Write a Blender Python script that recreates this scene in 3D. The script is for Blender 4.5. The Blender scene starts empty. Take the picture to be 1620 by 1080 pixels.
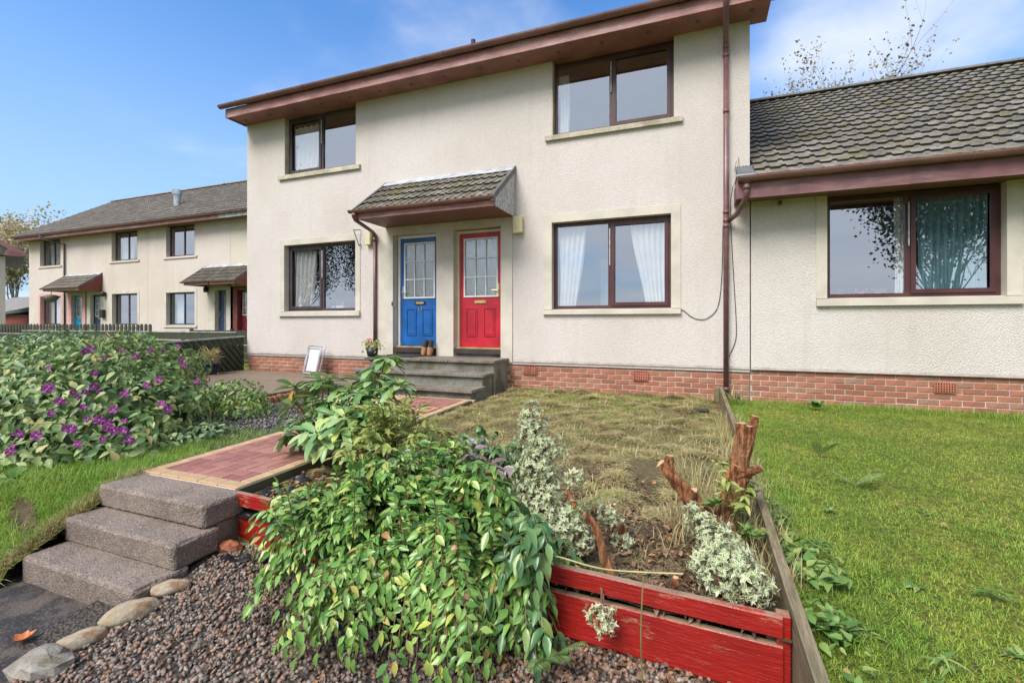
import bpy, math, random
import numpy as np
from mathutils import Vector, Matrix, noise as mnoise

rnd = random.Random(7)
rng = np.random.default_rng(11)
R = math.radians
sc = bpy.context.scene
COL = sc.collection

# ------------------------------------------------------------------ camera
cam_d = bpy.data.cameras.new('camera')
cam = bpy.data.objects.new('camera', cam_d); COL.objects.link(cam)
cam.location = (0, 0, 1.6)
cam.rotation_euler = (R(90), 0, R(21.41))
cam_d.lens = 16.556; cam_d.sensor_width = 36; cam_d.shift_y = -0.0179
cam_d.clip_start = 0.05; cam_d.clip_end = 2000
sc.camera = cam

# ------------------------------------------------------------------ world, sun, exposure
SUN_EL, SUN_ROT = 50, 200
w = bpy.data.worlds.new('World'); sc.world = w; w.use_nodes = True
nt = w.node_tree; nt.nodes.clear()
def wn(t, **k):
    n = nt.nodes.new(t)
    for a, b in k.items(): setattr(n, a, b)
    return n
sky = wn('ShaderNodeTexSky', sky_type='NISHITA', sun_disc=False, sun_elevation=R(SUN_EL), sun_rotation=R(SUN_ROT))
sky.air_density = 1.0; sky.dust_density = 0.6; sky.ozone_density = 1.6
tc = wn('ShaderNodeTexCoord'); sep = wn('ShaderNodeSeparateXYZ'); nt.links.new(tc.outputs['Generated'], sep.inputs[0])
def wmath(op, a, b=None):
    n = wn('ShaderNodeMath', operation=op)
    for i, v in enumerate((a, b)):
        if v is None: continue
        if isinstance(v, (int, float)): n.inputs[i].default_value = v
        else: nt.links.new(v, n.inputs[i])
    return n.outputs[0]
zz = wmath('ADD', wmath('MAXIMUM', sep.outputs[2], 0.0), 0.16)
comb = wn('ShaderNodeCombineXYZ')
nt.links.new(wmath('DIVIDE', sep.outputs[0], zz), comb.inputs[0])
nt.links.new(wmath('DIVIDE', sep.outputs[1], zz), comb.inputs[1])
comb.inputs[2].default_value = 3.4
nz = wn('ShaderNodeTexNoise'); nz.inputs['Scale'].default_value = 0.62; nz.inputs['Detail'].default_value = 6
nz.inputs['Roughness'].default_value = 0.55
nt.links.new(comb.outputs[0], nz.inputs['Vector'])
# the cloud bank lies on the side the house fronts look at (their panes mirror an overcast sky)
bank = wn('ShaderNodeMapRange'); bank.inputs[1].default_value = -0.45; bank.inputs[2].default_value = 0.25
bank.inputs[3].default_value = 0.46; bank.inputs[4].default_value = 0.0
nt.links.new(sep.outputs[1], bank.inputs[0])
# one broad white cloud stands over the bungalow roof
dotn = wn('ShaderNodeVectorMath', operation='DOT_PRODUCT'); nt.links.new(tc.outputs['Generated'], dotn.inputs[0]); dotn.inputs[1].default_value = (0.262, 0.840, 0.475)
cl1 = wn('ShaderNodeMapRange'); cl1.interpolation_type = 'SMOOTHSTEP'; cl1.inputs[1].default_value = 0.970; cl1.inputs[2].default_value = 1.0; cl1.inputs[4].default_value = 0.28
nt.links.new(dotn.outputs['Value'], cl1.inputs[0])
cov = wmath('ADD', wmath('ADD', wmath('ADD', wmath('MULTIPLY', nz.outputs[0], 1.5), -0.31), bank.outputs[0]), cl1.outputs[0])
cr = wn('ShaderNodeMapRange'); cr.interpolation_type = 'SMOOTHSTEP'
cr.inputs[1].default_value = 0.46; cr.inputs[2].default_value = 0.80; cr.inputs[4].default_value = 0.93
nt.links.new(cov, cr.inputs[0])
nz2 = wn('ShaderNodeTexNoise'); nz2.inputs['Scale'].default_value = 1.7; nz2.inputs['Detail'].default_value = 4
nt.links.new(comb.outputs[0], nz2.inputs['Vector'])
ccol = wn('ShaderNodeMixRGB'); ccol.inputs[1].default_value = (3.7, 4.2, 5.0, 1); ccol.inputs[2].default_value = (5.5, 5.6, 5.8, 1)
nt.links.new(nz2.outputs[0], ccol.inputs[0])
tint = wn('ShaderNodeMixRGB', blend_type='MULTIPLY'); tint.inputs[0].default_value = 1.0; tint.inputs[2].default_value = (0.54, 0.92, 1.28, 1)
nt.links.new(sky.outputs[0], tint.inputs[1])
mixc = wn('ShaderNodeMixRGB')
hz = wn('ShaderNodeMapRange'); hz.interpolation_type = 'SMOOTHSTEP'; hz.inputs[1].default_value = -0.05; hz.inputs[2].default_value = 0.62; hz.inputs[3].default_value = 0.9; hz.inputs[4].default_value = 0.0
nt.links.new(sep.outputs[2], hz.inputs[0])
hazy = wn('ShaderNodeMixRGB'); hazy.inputs[2].default_value = (2.6, 3.5, 4.7, 1)
nt.links.new(hz.outputs[0], hazy.inputs[0]); nt.links.new(tint.outputs[0], hazy.inputs[1])
nt.links.new(cr.outputs[0], mixc.inputs[0]); nt.links.new(hazy.outputs[0], mixc.inputs[1]); nt.links.new(ccol.outputs[0], mixc.inputs[2])
bg = wn('ShaderNodeBackground'); bg.inputs[1].default_value = 0.10
nt.links.new(mixc.outputs[0], bg.inputs[0])
wo = wn('ShaderNodeOutputWorld'); nt.links.new(bg.outputs[0], wo.inputs[0])

sun_d = bpy.data.lights.new('sun', 'SUN'); sun_d.energy = 2.3; sun_d.angle = R(30); sun_d.color = (1.0, 0.95, 0.87)
sun = bpy.data.objects.new('sun', sun_d); COL.objects.link(sun)
sd = Vector((math.sin(R(SUN_ROT)) * math.cos(R(SUN_EL)), math.cos(R(SUN_ROT)) * math.cos(R(SUN_EL)), math.sin(R(SUN_EL))))
sun.rotation_euler = sd.to_track_quat('Z', 'Y').to_euler()
sun.location = (0, -5, 20)
vs = sc.view_settings
vs.view_transform = 'Standard'; vs.look = 'None'; vs.gamma = 1.0; vs.use_curve_mapping = False
vs.exposure = 1.07
sc.cycles.max_bounces = 6; sc.cycles.diffuse_bounces = 3; sc.cycles.glossy_bounces = 4
sc.cycles.transparent_max_bounces = 8; sc.cycles.transmission_bounces = 3
sc.cycles.caustics_reflective = False; sc.cycles.caustics_refractive = False
sc.cycles.use_denoising = True

# ------------------------------------------------------------------ material helpers
class NT:
    def __init__(s, name):
        s.m = bpy.data.materials.new(name); s.m.use_nodes = True
        s.t = s.m.node_tree; s.t.nodes.clear()
        s.out = s.n('ShaderNodeOutputMaterial')
        s.p = s.n('ShaderNodeBsdfPrincipled'); s.link(s.p.outputs[0], s.out.inputs[0])
        s.tc = s.n('ShaderNodeTexCoord')
        s.co = s.tc.outputs['Object']
    def n(s, t, **k):
        n = s.t.nodes.new(t)
        for a, b in k.items(): setattr(n, a, b)
        return n
    def link(s, a, b): s.t.links.new(a, b)
    def put(s, sock, v):
        if hasattr(v, 'links') or hasattr(v, 'is_linked'): s.link(v, sock)
        elif isinstance(v, (tuple, list)) and len(v) == 3: sock.default_value = (*v, 1)
        else: sock.default_value = v
    def noise(s, scale, detail=3, rough=0.55, stretch=None, co=None):
        n = s.n('ShaderNodeTexNoise'); n.inputs['Scale'].default_value = scale
        n.inputs['Detail'].default_value = detail; n.inputs['Roughness'].default_value = rough
        c = co or s.co
        if stretch:
            mp = s.n('ShaderNodeMapping'); mp.inputs['Scale'].default_value = stretch
            s.link(c, mp.inputs[0]); c = mp.outputs[0]
        s.link(c, n.inputs['Vector']); return n.outputs[0]
    def voro(s, scale, feature='F1', out=0, rnd_=1.0):
        n = s.n('ShaderNodeTexVoronoi'); n.feature = feature; n.inputs['Scale'].default_value = scale
        n.inputs['Randomness'].default_value = rnd_
        s.link(s.co, n.inputs['Vector']); return n.outputs[out]
    def rng(s, v, a, b, c=0.0, d=1.0, smooth=True):
        n = s.n('ShaderNodeMapRange')
        if smooth: n.interpolation_type = 'SMOOTHSTEP'
        s.link(v, n.inputs[0])
        for i, q in zip((1, 2, 3, 4), (a, b, c, d)): n.inputs[i].default_value = q
        return n.outputs[0]
    def mix(s, f, a, b, mode='MIX'):
        n = s.n('ShaderNodeMixRGB', blend_type=mode)
        s.put(n.inputs[0], f); s.put(n.inputs[1], a); s.put(n.inputs[2], b); return n.outputs[0]
    def math(s, op, a, b=0.0):
        n = s.n('ShaderNodeMath', operation=op); s.put(n.inputs[0], a); s.put(n.inputs[1], b); return n.outputs[0]
    def ramp(s, v, stops):
        n = s.n('ShaderNodeValToRGB'); s.link(v, n.inputs[0]); e = n.color_ramp.elements
        while len(e) < len(stops): e.new(0.5)
        for q, (p, c) in zip(e, stops): q.position = p; q.color = (*c, 1)
        return n.outputs[0]
    def bump(s, h, dist, strength=1.0):
        n = s.n('ShaderNodeBump'); n.inputs['Strength'].default_value = strength; n.inputs['Distance'].default_value = dist
        s.link(h, n.inputs['Height'])
        if s.p.inputs['Normal'].is_linked:
            s.link(s.p.inputs['Normal'].links[0].from_socket, n.inputs['Normal'])
        s.link(n.outputs[0], s.p.inputs['Normal'])
    def objrand(s): return s.n('ShaderNodeObjectInfo').outputs['Random']
    def island(s): return s.n('ShaderNodeNewGeometry').outputs['Random Per Island']
    def anyrand(s): return s.math('FRACT', s.math('ADD', s.objrand(), s.island()))
    def done(s, col, rough=0.7, spec=0.5):
        s.put(s.p.inputs['Base Color'], col); s.put(s.p.inputs['Roughness'], rough)
        s.p.inputs['Specular IOR Level'].default_value = spec
        return s.m
    def z(s):
        q = s.n('ShaderNodeSeparateXYZ'); s.link(s.co, q.inputs[0]); return q.outputs[2]

def m_plain(name, col, rough=0.6, var=0.25, scale=6, spec=0.5, bump=0.0):
    t = NT(name); n = t.noise(scale, 4)
    c = t.mix(t.rng(n, 0.3, 0.7), tuple(v * (1 - var) for v in col), tuple(min(1, v * (1 + var)) for v in col))
    if bump: t.bump(t.noise(scale * 8, 3), bump)
    return t.done(c, rough, spec)

def m_render(name, col, algae=0.25, grime=0.45):
    t = NT(name)
    big = t.noise(0.55, 5, 0.6); fine = t.noise(85, 2, 0.6)
    c = t.mix(t.rng(big, 0.35, 0.68), col, tuple(v * q for v, q in zip(col, (0.90, 0.885, 0.86))))
    streak = t.noise(2.2, 5, 0.6, stretch=(3.0, 1, 0.22))
    c = t.mix(t.math('MULTIPLY', t.rng(streak, 0.52, 0.78), grime), c, (0.40, 0.36, 0.29))
    al = t.noise(1.3, 6, 0.7)
    lowz = t.rng(t.z(), 1.25, 0.95)
    c = t.mix(t.math('MULTIPLY', t.math('ADD', t.math('MULTIPLY', lowz, 0.8), 0.35), t.math('MULTIPLY', t.rng(al, 0.56, 0.8), algae * 2.2)), c, (0.22, 0.23, 0.15))
    speck = t.voro(26)
    c = t.mix(t.math('MULTIPLY', t.rng(speck, 0.10, 0.0), 0.22), c, (0.16, 0.14, 0.11))
    c = t.mix(t.math('MULTIPLY', t.rng(fine, 0.62, 0.35), 0.25), c, (0.33, 0.29, 0.23))
    lump = t.voro(75); lump2 = t.noise(150, 2, 0.6)
    t.bump(t.math('ADD', t.math('MULTIPLY', lump, -1.0), t.math('MULTIPLY', lump2, 0.6)), 0.014, 0.6)
    return t.done(c, 0.92, 0.25)

def m_brick(name, base=(0.42, 0.155, 0.105), island=False):
    t = NT(name); r = t.anyrand() if island else t.objrand()
    c = t.ramp(r, [(0.0, tuple(v * 0.72 for v in base)), (0.35, base), (0.7, (base[0] * 1.12, base[1] * 1.25, base[2] * 1.25)), (1.0, (base[0] * 0.86, base[1] * 1.35, base[2] * 1.5))])
    c = t.mix(t.rng(t.noise(14, 5, 0.7), 0.45, 0.75, 0, 0.45), c, (0.16, 0.085, 0.07))
    c = t.mix(t.rng(t.noise(1.6, 5, 0.7), 0.54, 0.72, 0, 0.6), c, (0.36, 0.31, 0.27))
    zl = t.rng(t.z(), 0.72, 0.5)
    c = t.mix(t.math('MULTIPLY', zl, t.rng(t.noise(5, 4), 0.4, 0.65, 0, 0.6)), c, (0.17, 0.15, 0.07))
    t.bump(t.noise(70, 4, 0.7, stretch=(0.35, 1, 1)), 0.010)
    return t.done(c, 0.88, 0.3)

def m_tile(name, moss=0.5, base=(0.140, 0.128, 0.122)):
    t = NT(name)
    r = t.anyrand()
    c = t.ramp(r, [(0.0, tuple(v * 0.78 for v in base)), (0.5, base), (1.0, tuple(v * 1.35 for v in base))])
    c = t.mix(t.rng(t.noise(5, 5, 0.7, co=t.n('ShaderNodeNewGeometry').outputs['Position']), 0.49, 0.62, 0, 0.65), c, (0.34, 0.30, 0.26))
    g = t.tc.outputs['Object']
    w_ = t.n('ShaderNodeNewGeometry').outputs['Position']
    ms = t.noise(2.3, 8, 0.72, co=w_)
    c = t.mix(t.rng(ms, 0.47, 0.66, 0, moss), c, (0.135, 0.12, 0.03))
    sp = t.noise(22, 4, 0.7, co=w_)
    c = t.mix(t.rng(sp, 0.53, 0.63, 0, 0.9 * min(1, moss * 1.4)), c, (0.27, 0.225, 0.07))
    t.bump(t.noise(40, 4, 0.7, co=w_), 0.012)
    return t.done(c, t.rng(t.noise(9, 3, co=w_), 0.3, 0.7, 0.42, 0.75), 0.5)

def m_upvc(name, col, streak=0.0, rough=0.35):
    t = NT(name)
    c = t.mix(t.rng(t.noise(3, 4), 0.3, 0.7), tuple(v * 0.8 for v in col), tuple(v * 1.25 for v in col))
    if streak:
        n = t.noise(1.8, 6, 0.7, stretch=(1, 2, 6))
        c = t.mix(t.rng(n, 0.45, 0.72, 0, streak), c, (0.52, 0.38, 0.36))
        n = t.noise(7, 5, 0.75, stretch=(0.6, 1, 2))
        c = t.mix(t.rng(n, 0.55, 0.7, 0, 0.5), c, (0.16, 0.065, 0.055))
    return t.done(c, rough, 0.5)

def m_wood(name, col, stretch=(1, 12, 12), rough=0.75, green=0.0, dark=0.5):
    t = NT(name); r = t.objrand()
    g = t.noise(9, 5, 0.65, stretch=stretch)
    c = t.mix(t.rng(g, 0.3, 0.72), tuple(v * dark for v in col), tuple(v * 1.25 for v in col))
    c = t.mix(t.math('MULTIPLY', r, 0.35), c, tuple(v * 0.5 for v in col))
    if green: c = t.mix(t.rng(t.noise(4, 5, 0.7), 0.42, 0.7, 0, green), c, (0.07, 0.085, 0.025))
    t.bump(g, 0.004); return t.done(c, rough, 0.35)

def m_redpaint(name):
    t = NT(name)
    c = t.mix(t.rng(t.noise(2.2, 4), 0.35, 0.7), (0.36, 0.016, 0.011), (0.25, 0.011, 0.009))
    chip = t.noise(6, 7, 0.75, stretch=(0.5, 1, 2.2))
    c = t.mix(t.rng(chip, 0.575, 0.65), c, (0.34, 0.21, 0.12))
    nrm = t.n('ShaderNodeNewGeometry'); sx = t.n('ShaderNodeSeparateXYZ'); t.link(nrm.outputs['Normal'], sx.inputs[0])
    top = t.math('MULTIPLY', t.rng(sx.outputs[2], 0.6, 0.9), t.rng(t.noise(7, 5, 0.7), 0.30, 0.5))
    c = t.mix(top, c, (0.30, 0.21, 0.14))
    c = t.mix(t.rng(t.noise(3.5, 6, 0.75), 0.57, 0.76, 0, 0.75), c, (0.07, 0.055, 0.03))
    t.bump(t.noise(12, 5, 0.7, stretch=(0.4, 3, 5)), 0.006)
    return t.done(c, t.rng(chip, 0.5, 0.65, 0.28, 0.75), 0.5)

def m_concrete(name, col, speck=True, rough=0.85, green=0.0, scale=110):
    t = NT(name)
    c = t.mix(t.rng(t.noise(3.5, 5, 0.65), 0.32, 0.7), tuple(v * 0.78 for v in col), tuple(v * 1.2 for v in col))
    if speck:
        v = t.n('ShaderNodeTexVoronoi'); v.inputs['Scale'].default_value = scale; t.link(t.co, v.inputs['Vector'])
        h = t.n('ShaderNodeSeparateColor'); t.link(v.outputs['Color'], h.inputs[0])
        c = t.mix(t.rng(h.outputs[0], 0.72, 0.95, 0, 0.45), c, (0.46, 0.40, 0.34))
        c = t.mix(t.rng(h.outputs[1], 0.70, 0.92, 0, 0.5), c, (0.055, 0.045, 0.042))
        t.bump(v.outputs['Distance'], 0.006, 0.9)
    if green: c = t.mix(t.rng(t.noise(2.6, 6, 0.72), 0.42, 0.66, 0, green), c, (0.075, 0.07, 0.04))
    t.bump(t.noise(45, 5, 0.7), 0.006)
    return t.done(c, rough, 0.35)

def m_leaf(name, stops, rough=0.38, transl=0.25, spec=0.5, patch=0.0):
    t = NT(name); r = t.anyrand()
    if patch: r = t.math('MINIMUM', t.math('MAXIMUM', t.math('ADD', t.math('MULTIPLY', r, 1 - patch * .6), t.math('MULTIPLY', t.math('SUBTRACT', t.noise(2.6, 5, 0.7, co=t.n('ShaderNodeNewGeometry').outputs['Position']), 0.42), patch * 2.6)), 0.0), 1.0)
    c = t.ramp(r, stops)
    w_ = t.n('ShaderNodeNewGeometry').outputs['Position']
    c = t.mix(t.rng(t.noise(30, 3, co=w_), 0.4, 0.75, 0, 0.3), c, t.mix(1.0, c, (1.5, 1.4, 1.1), 'MULTIPLY'))
    t.done(c, rough, spec)
    tr = t.n('ShaderNodeBsdfTranslucent'); t.link(c, tr.inputs[0])
    mx = t.n('ShaderNodeMixShader'); mx.inputs[0].default_value = transl
    t.link(t.p.outputs[0], mx.inputs[1]); t.link(tr.outputs[0], mx.inputs[2]); t.link(mx.outputs[0], t.out.inputs[0])
    return t.m

def m_glass(name, refl=0.5, tint=(0.9, 0.94, 1.0), ripple=0.0):
    t = NT(name)
    g = t.n('ShaderNodeBsdfGlossy'); g.inputs['Roughness'].default_value = 0.0 if not ripple else 0.12; g.inputs['Color'].default_value = (*tint, 1)
    tr = t.n('ShaderNodeBsdfTransparent'); tr.inputs[0].default_value = (0.97, 0.98, 0.98, 1)
    lw = t.n('ShaderNodeLayerWeight'); lw.inputs[0].default_value = 0.35
    f = t.rng(lw.outputs['Fresnel'], 0.0, 1.0, refl, 0.95, False)
    f = t.math('MULTIPLY', f, t.math('SUBTRACT', 1.0, t.n('ShaderNodeNewGeometry').outputs['Backfacing']))
    mx = t.n('ShaderNodeMixShader'); t.link(f, mx.inputs[0]); t.link(tr.outputs[0], mx.inputs[1]); t.link(g.outputs[0], mx.inputs[2])
    b = t.n('ShaderNodeBump'); b.inputs['Distance'].default_value = 0.002 if not ripple else ripple
    b.inputs['Strength'].default_value = 0.25 if not ripple else 1
    t.link(t.noise(1.2 if not ripple else 60, 1), b.inputs['Height']); t.link(b.outputs[0], g.inputs['Normal'])
    t.link(mx.outputs[0], t.out.inputs[0]); return t.m

M = {}
M['render'] = m_render('cream_roughcast', (0.70, 0.650, 0.635), 0.2, 0.16)
M['render_b'] = m_render('cream_roughcast_mossy', (0.70, 0.658, 0.642), algae=0.45, grime=0.18)
M['render_far'] = m_render('cream_roughcast_far', (0.69, 0.62, 0.585), algae=0.12, grime=0.2)
M['render_far2'] = m_render('pale_roughcast_far', (0.66, 0.61, 0.53), algae=0.1, grime=0.2)
M['plaster'] = m_plain('smooth_stone_paint', (0.555, 0.515, 0.45), 0.8, 0.10, 3, bump=0.002)
M['plaster_d'] = m_concrete('weathered_sill', (0.50, 0.455, 0.36), False, green=0.35)
M['drip'] = m_plain('grey_drip_edge', (0.33, 0.30, 0.27), 0.9, 0.2)
M['pink'] = m_plain('pink_paint', (0.62, 0.36, 0.35), 0.7, 0.08)
M['brick'] = m_brick('red_brick'); M['brick_s'] = m_brick('red_brick_run', island=True)
M['mortar'] = m_concrete('mortar', (0.58, 0.48, 0.42), False, green=0.1)
M['airbrick'] = m_plain('terracotta', (0.45, 0.16, 0.10), 0.8)
M['tile'] = m_tile('mossy_roof_tile', 0.85); M['tile_far'] = m_tile('brown_roof_tile', 0.25, (0.17, 0.148, 0.13))
M['tile_edge'] = m_plain('tile_edge_painted_shade', (0.035, 0.033, 0.028), 0.9, 0.3, 8)  # near-black front lip: the shade line under each tile row, painted as colour
M['ridge'] = m_concrete('ridge_tile', (0.16, 0.165, 0.17), False)
M['frame'] = m_upvc('plum_window_frame', (0.072, 0.028, 0.030), rough=0.4)
M['frame_grey'] = m_upvc('brown_grey_window_frame', (0.060, 0.045, 0.052), rough=0.4)
M['frame_navy'] = m_upvc('navy_frame', (0.03, 0.05, 0.085))
M['gutter'] = m_upvc('brown_gutter', (0.165, 0.08, 0.072), 0.2, 0.38)
M['pipe'] = m_upvc('plum_pipe', (0.15, 0.072, 0.078), 0.10, 0.35)
M['fascia'] = m_upvc('faded_fascia', (0.33, 0.14, 0.135), 0.8, 0.5)
M['soffit'] = m_upvc('stained_soffit', (0.25, 0.105, 0.085), 0.12, 0.55)
M['soffit_d'] = m_wood('brown_soffit_board', (0.24, 0.115, 0.085), (1, 8, 8), 0.5)
M['clad'] = m_plain('grey_cladding', (0.42, 0.42, 0.43), 0.6, 0.3, 14)
M['clad_red'] = m_plain('red_cladding', (0.16, 0.035, 0.03), 0.6, 0.2)
M['lead'] = m_plain('lead_flashing', (0.38, 0.41, 0.45), 0.45, 0.35, 5)
M['verge'] = m_plain('slate_grey_trim', (0.11, 0.115, 0.125), 0.6, 0.25)
M['glass'] = m_glass('window_glass', 0.40); M['glass_o'] = m_glass('obscure_glass', 0.45, (0.75, 0.8, 0.85), 0.004)
M['room'] = m_plain('room_wall', (0.22, 0.21, 0.20), 0.9, 0.1)
M['curtain'] = m_plain('white_curtain', (0.85, 0.85, 0.86), 0.9, 0.06); M['teal'] = m_plain('teal_curtain', (0.24, 0.44, 0.52), 0.8, 0.15)
M['blue'] = m_upvc('blue_door_paint', (0.012, 0.105, 0.36), rough=0.3); M['red'] = m_upvc('red_door_paint', (0.45, 0.018, 0.035), rough=0.32)
M['white'] = m_plain('white_paint', (0.74, 0.74, 0.74), 0.45, 0.06)
M['cyan'] = m_plain('turquoise_paint', (0.02, 0.36, 0.58), 0.4); M['navy'] = m_plain('navy_paint', (0.03, 0.055, 0.12), 0.4)
M['maroon'] = m_plain('maroon_paint', (0.14, 0.015, 0.02), 0.4)
M['brass'] = m_plain('brass', (0.62, 0.47, 0.20), 0.35); M['brass'].node_tree.nodes['Principled BSDF'].inputs['Metallic'].default_value = 0.6
M['steel'] = m_plain('steel', (0.45, 0.46, 0.48), 0.3); M['steel'].node_tree.nodes['Principled BSDF'].inputs['Metallic'].default_value = 0.8
M['black'] = m_plain('black_plastic', (0.016, 0.017, 0.02), 0.45); M['bluepot'] = m_plain('dark_blue_pot', (0.025, 0.035, 0.075), 0.35)
M['cream_box'] = m_plain('cream_plastic', (0.62, 0.56, 0.36), 0.5, 0.05); M['sillwood'] = m_plain('dark_door_sill', (0.05, 0.035, 0.035), 0.5)
M['step'] = m_concrete('brown_aggregate_step', (0.235, 0.185, 0.158), scale=130)
M['slab'] = m_concrete('mossy_doorstep_slab', (0.215, 0.19, 0.165), scale=90, green=0.45)
M['riser'] = m_concrete('mossy_riser', (0.21, 0.205, 0.175), False, green=0.75)
M['paver'] = m_concrete('red_paver', (0.315, 0.135, 0.125), False); M['paver_y'] = m_concrete('buff_paver', (0.50, 0.345, 0.205), False)
t = NT('red_paver_v'); c = t.ramp(t.objrand(), [(0, (0.25, 0.10, 0.088)), (0.5, (0.31, 0.132, 0.112)), (1, (0.37, 0.172, 0.142))])
c = t.mix(t.rng(t.noise(5, 5, 0.7), 0.4, 0.75, 0, 0.5), c, (0.21, 0.12, 0.11)); t.bump(t.noise(120, 3), 0.004); M['paver'] = t.done(c, 0.72, 0.4)
M['deck'] = m_wood('weathered_deck_board', (0.235, 0.175, 0.125), (0.7, 14, 14), 0.5)
M['timber'] = m_wood('grey_green_timber', (0.27, 0.215, 0.135), (12, 0.8, 12), 0.85, 0.45)
M['timber_d'] = m_wood('dark_edging_timber', (0.14, 0.13, 0.085), (12, 0.8, 12), 0.85, 0.5)
M['fence'] = m_wood('black_green_fence_wood', (0.055, 0.062, 0.045), (8, 8, 1), 0.8, 0.4)
M['fence_cap'] = m_plain('grey_fence_rail', (0.30, 0.31, 0.30), 0.7, 0.25)
M['log'] = m_wood('orange_log_edging', (0.36, 0.17, 0.085), (9, 9, 1), 0.8)
M['redboard'] = m_redpaint('peeling_red_paint')
M['liner'] = m_plain('black_liner', (0.02, 0.021, 0.024), 0.25, 0.3)
t = NT('bed_soil'); c = t.mix(t.rng(t.noise(9, 6, 0.7), 0.3, 0.7), (0.06, 0.04, 0.028), (0.16, 0.115, 0.072)); yy_ = t.n('ShaderNodeSeparateXYZ'); t.link(t.co, yy_.inputs[0]); c = t.mix(t.math('MULTIPLY', t.rng(yy_.outputs[1], 2.9, 4.2), t.rng(t.noise(50, 5, 0.75), 0.3, 0.6)), c, (0.18, 0.14, 0.08)); c = t.mix(t.rng(t.noise(1.4, 4), 0.45, 0.62, 0, 0.4), c, (0.14, 0.15, 0.05)); t.bump(t.noise(40, 5, 0.7), 0.03); M['soil'] = t.done(c, 0.95, 0.2)
t = NT('lawn_base'); c = t.mix(t.rng(t.noise(1.1, 6, 0.65), 0.36, 0.66), (0.13, 0.20, 0.03), (0.28, 0.27, 0.06)); c = t.mix(t.rng(t.noise(26, 5, 0.7), 0.38, 0.62, 0, 0.85), c, (0.055, 0.065, 0.018)); t.bump(t.noise(60, 5, 0.7), 0.02); M['lawn'] = t.done(c, 0.95, 0.2)
t = NT('gravel_base'); c = t.mix(t.rng(t.noise(60, 4, 0.7), 0.35, 0.7), (0.035, 0.03, 0.028), (0.13, 0.105, 0.09)); t.bump(t.voro(55), 0.02); M['gravelbase'] = t.done(c, 0.9, 0.3)
t = NT('tarmac'); c = t.mix(t.rng(t.noise(5, 6, 0.7), 0.42, 0.62), (0.032, 0.03, 0.034), (0.115, 0.092, 0.078)); c = t.mix(t.rng(t.noise(80, 4), 0.55, 0.7, 0, 0.5), c, (0.22, 0.18, 0.15)); t.bump(t.noise(70, 5, 0.7), 0.012); M['tarmac'] = t.done(c, 0.8, 0.4)
t = NT('pebble'); c = t.ramp(t.island(), [(0.0, (0.06, 0.052, 0.046)), (0.22, (0.13, 0.108, 0.092)), (0.42, (0.20, 0.165, 0.15)), (0.58, (0.27, 0.15, 0.10)), (0.74, (0.16, 0.125, 0.105)), (0.9, (0.33, 0.28, 0.23)), (1.0, (0.26, 0.12, 0.08))]); M['pebble'] = t.done(c, 0.5, 0.5)
t = NT('dark_chip'); c = t.ramp(t.island(), [(0.0, (0.05, 0.05, 0.055)), (0.5, (0.13, 0.12, 0.115)), (1.0, (0.26, 0.24, 0.22))]); M['chip'] = t.done(c, 0.7, 0.4)
t = NT('bark'); g = t.noise(14, 6, 0.7, stretch=(3, 3, 0.5)); c = t.mix(t.rng(g, 0.38, 0.62), (0.10, 0.032, 0.012), (0.42, 0.185, 0.085)); c = t.mix(t.rng(t.noise(5, 4), 0.5, 0.75, 0, 0.5), c, (0.20, 0.13, 0.08)); t.bump(g, 0.02); M['bark'] = t.done(c, 0.85, 0.3)
M['cutwood'] = m_plain('cut_wood', (0.55, 0.33, 0.19), 0.8, 0.2, 20)
M['twig'] = m_plain('brown_twig', (0.16, 0.095, 0.055), 0.8, 0.3, 12); M['stem'] = m_plain('green_stem', (0.16, 0.17, 0.06), 0.6, 0.3, 12)
M['greybark'] = m_plain('grey_bark', (0.15, 0.135, 0.12), 0.8, 0.3, 9)
def stone_mat(name, a, b, c3):
    t = NT(name); c = t.mix(t.rng(t.noise(7, 6, 0.7), 0.35, 0.65), a, b); c = t.mix(t.rng(t.noise(4, 4, 0.6, stretch=(1, 4, 1)), 0.5, 0.68), c, c3); t.bump(t.noise(25, 6, 0.7), 0.012); return t.done(c, 0.65, 0.4)
M['cobble'] = stone_mat('ochre_cobble', (0.33, 0.26, 0.17), (0.44, 0.38, 0.30), (0.24, 0.13, 0.06))
M['rock'] = stone_mat('grey_rock', (0.20, 0.18, 0.15), (0.35, 0.32, 0.28), (0.13, 0.11, 0.07)); M['terracotta'] = stone_mat('broken_brick', (0.30, 0.10, 0.045), (0.42, 0.15, 0.07), (0.2, 0.08, 0.04))
M['lf_shrub'] = m_leaf('glossy_arching_leaf', [(0, (0.064, 0.16, 0.038)), (0.3, (0.127, 0.273, 0.06)), (0.65, (0.212, 0.386, 0.093)), (0.88, (0.332, 0.479, 0.131)), (0.96, (0.466, 0.506, 0.109)), (1, (0.367, 0.174, 0.109))], 0.30, 0.2)
M['lf_purple'] = m_leaf('purple_tinged_leaf', [(0, (0.163, 0.081, 0.106)), (0.6, (0.275, 0.189, 0.237)), (1, (0.15, 0.162, 0.075))], 0.33, 0.15)
M['lf_clem'] = m_leaf('climber_leaf', [(0, (0.055, 0.119, 0.033)), (0.3, (0.121, 0.216, 0.066)), (0.65, (0.22, 0.324, 0.11)), (0.9, (0.341, 0.4, 0.165)), (1, (0.44, 0.356, 0.143))], 0.42, 0.25)
M['lf_hedge'] = m_leaf('grey_green_hedge_leaf', [(0, (0.073, 0.144, 0.061)), (0.5, (0.155, 0.254, 0.105)), (1, (0.291, 0.371, 0.193))], 0.45, 0.2)
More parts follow.
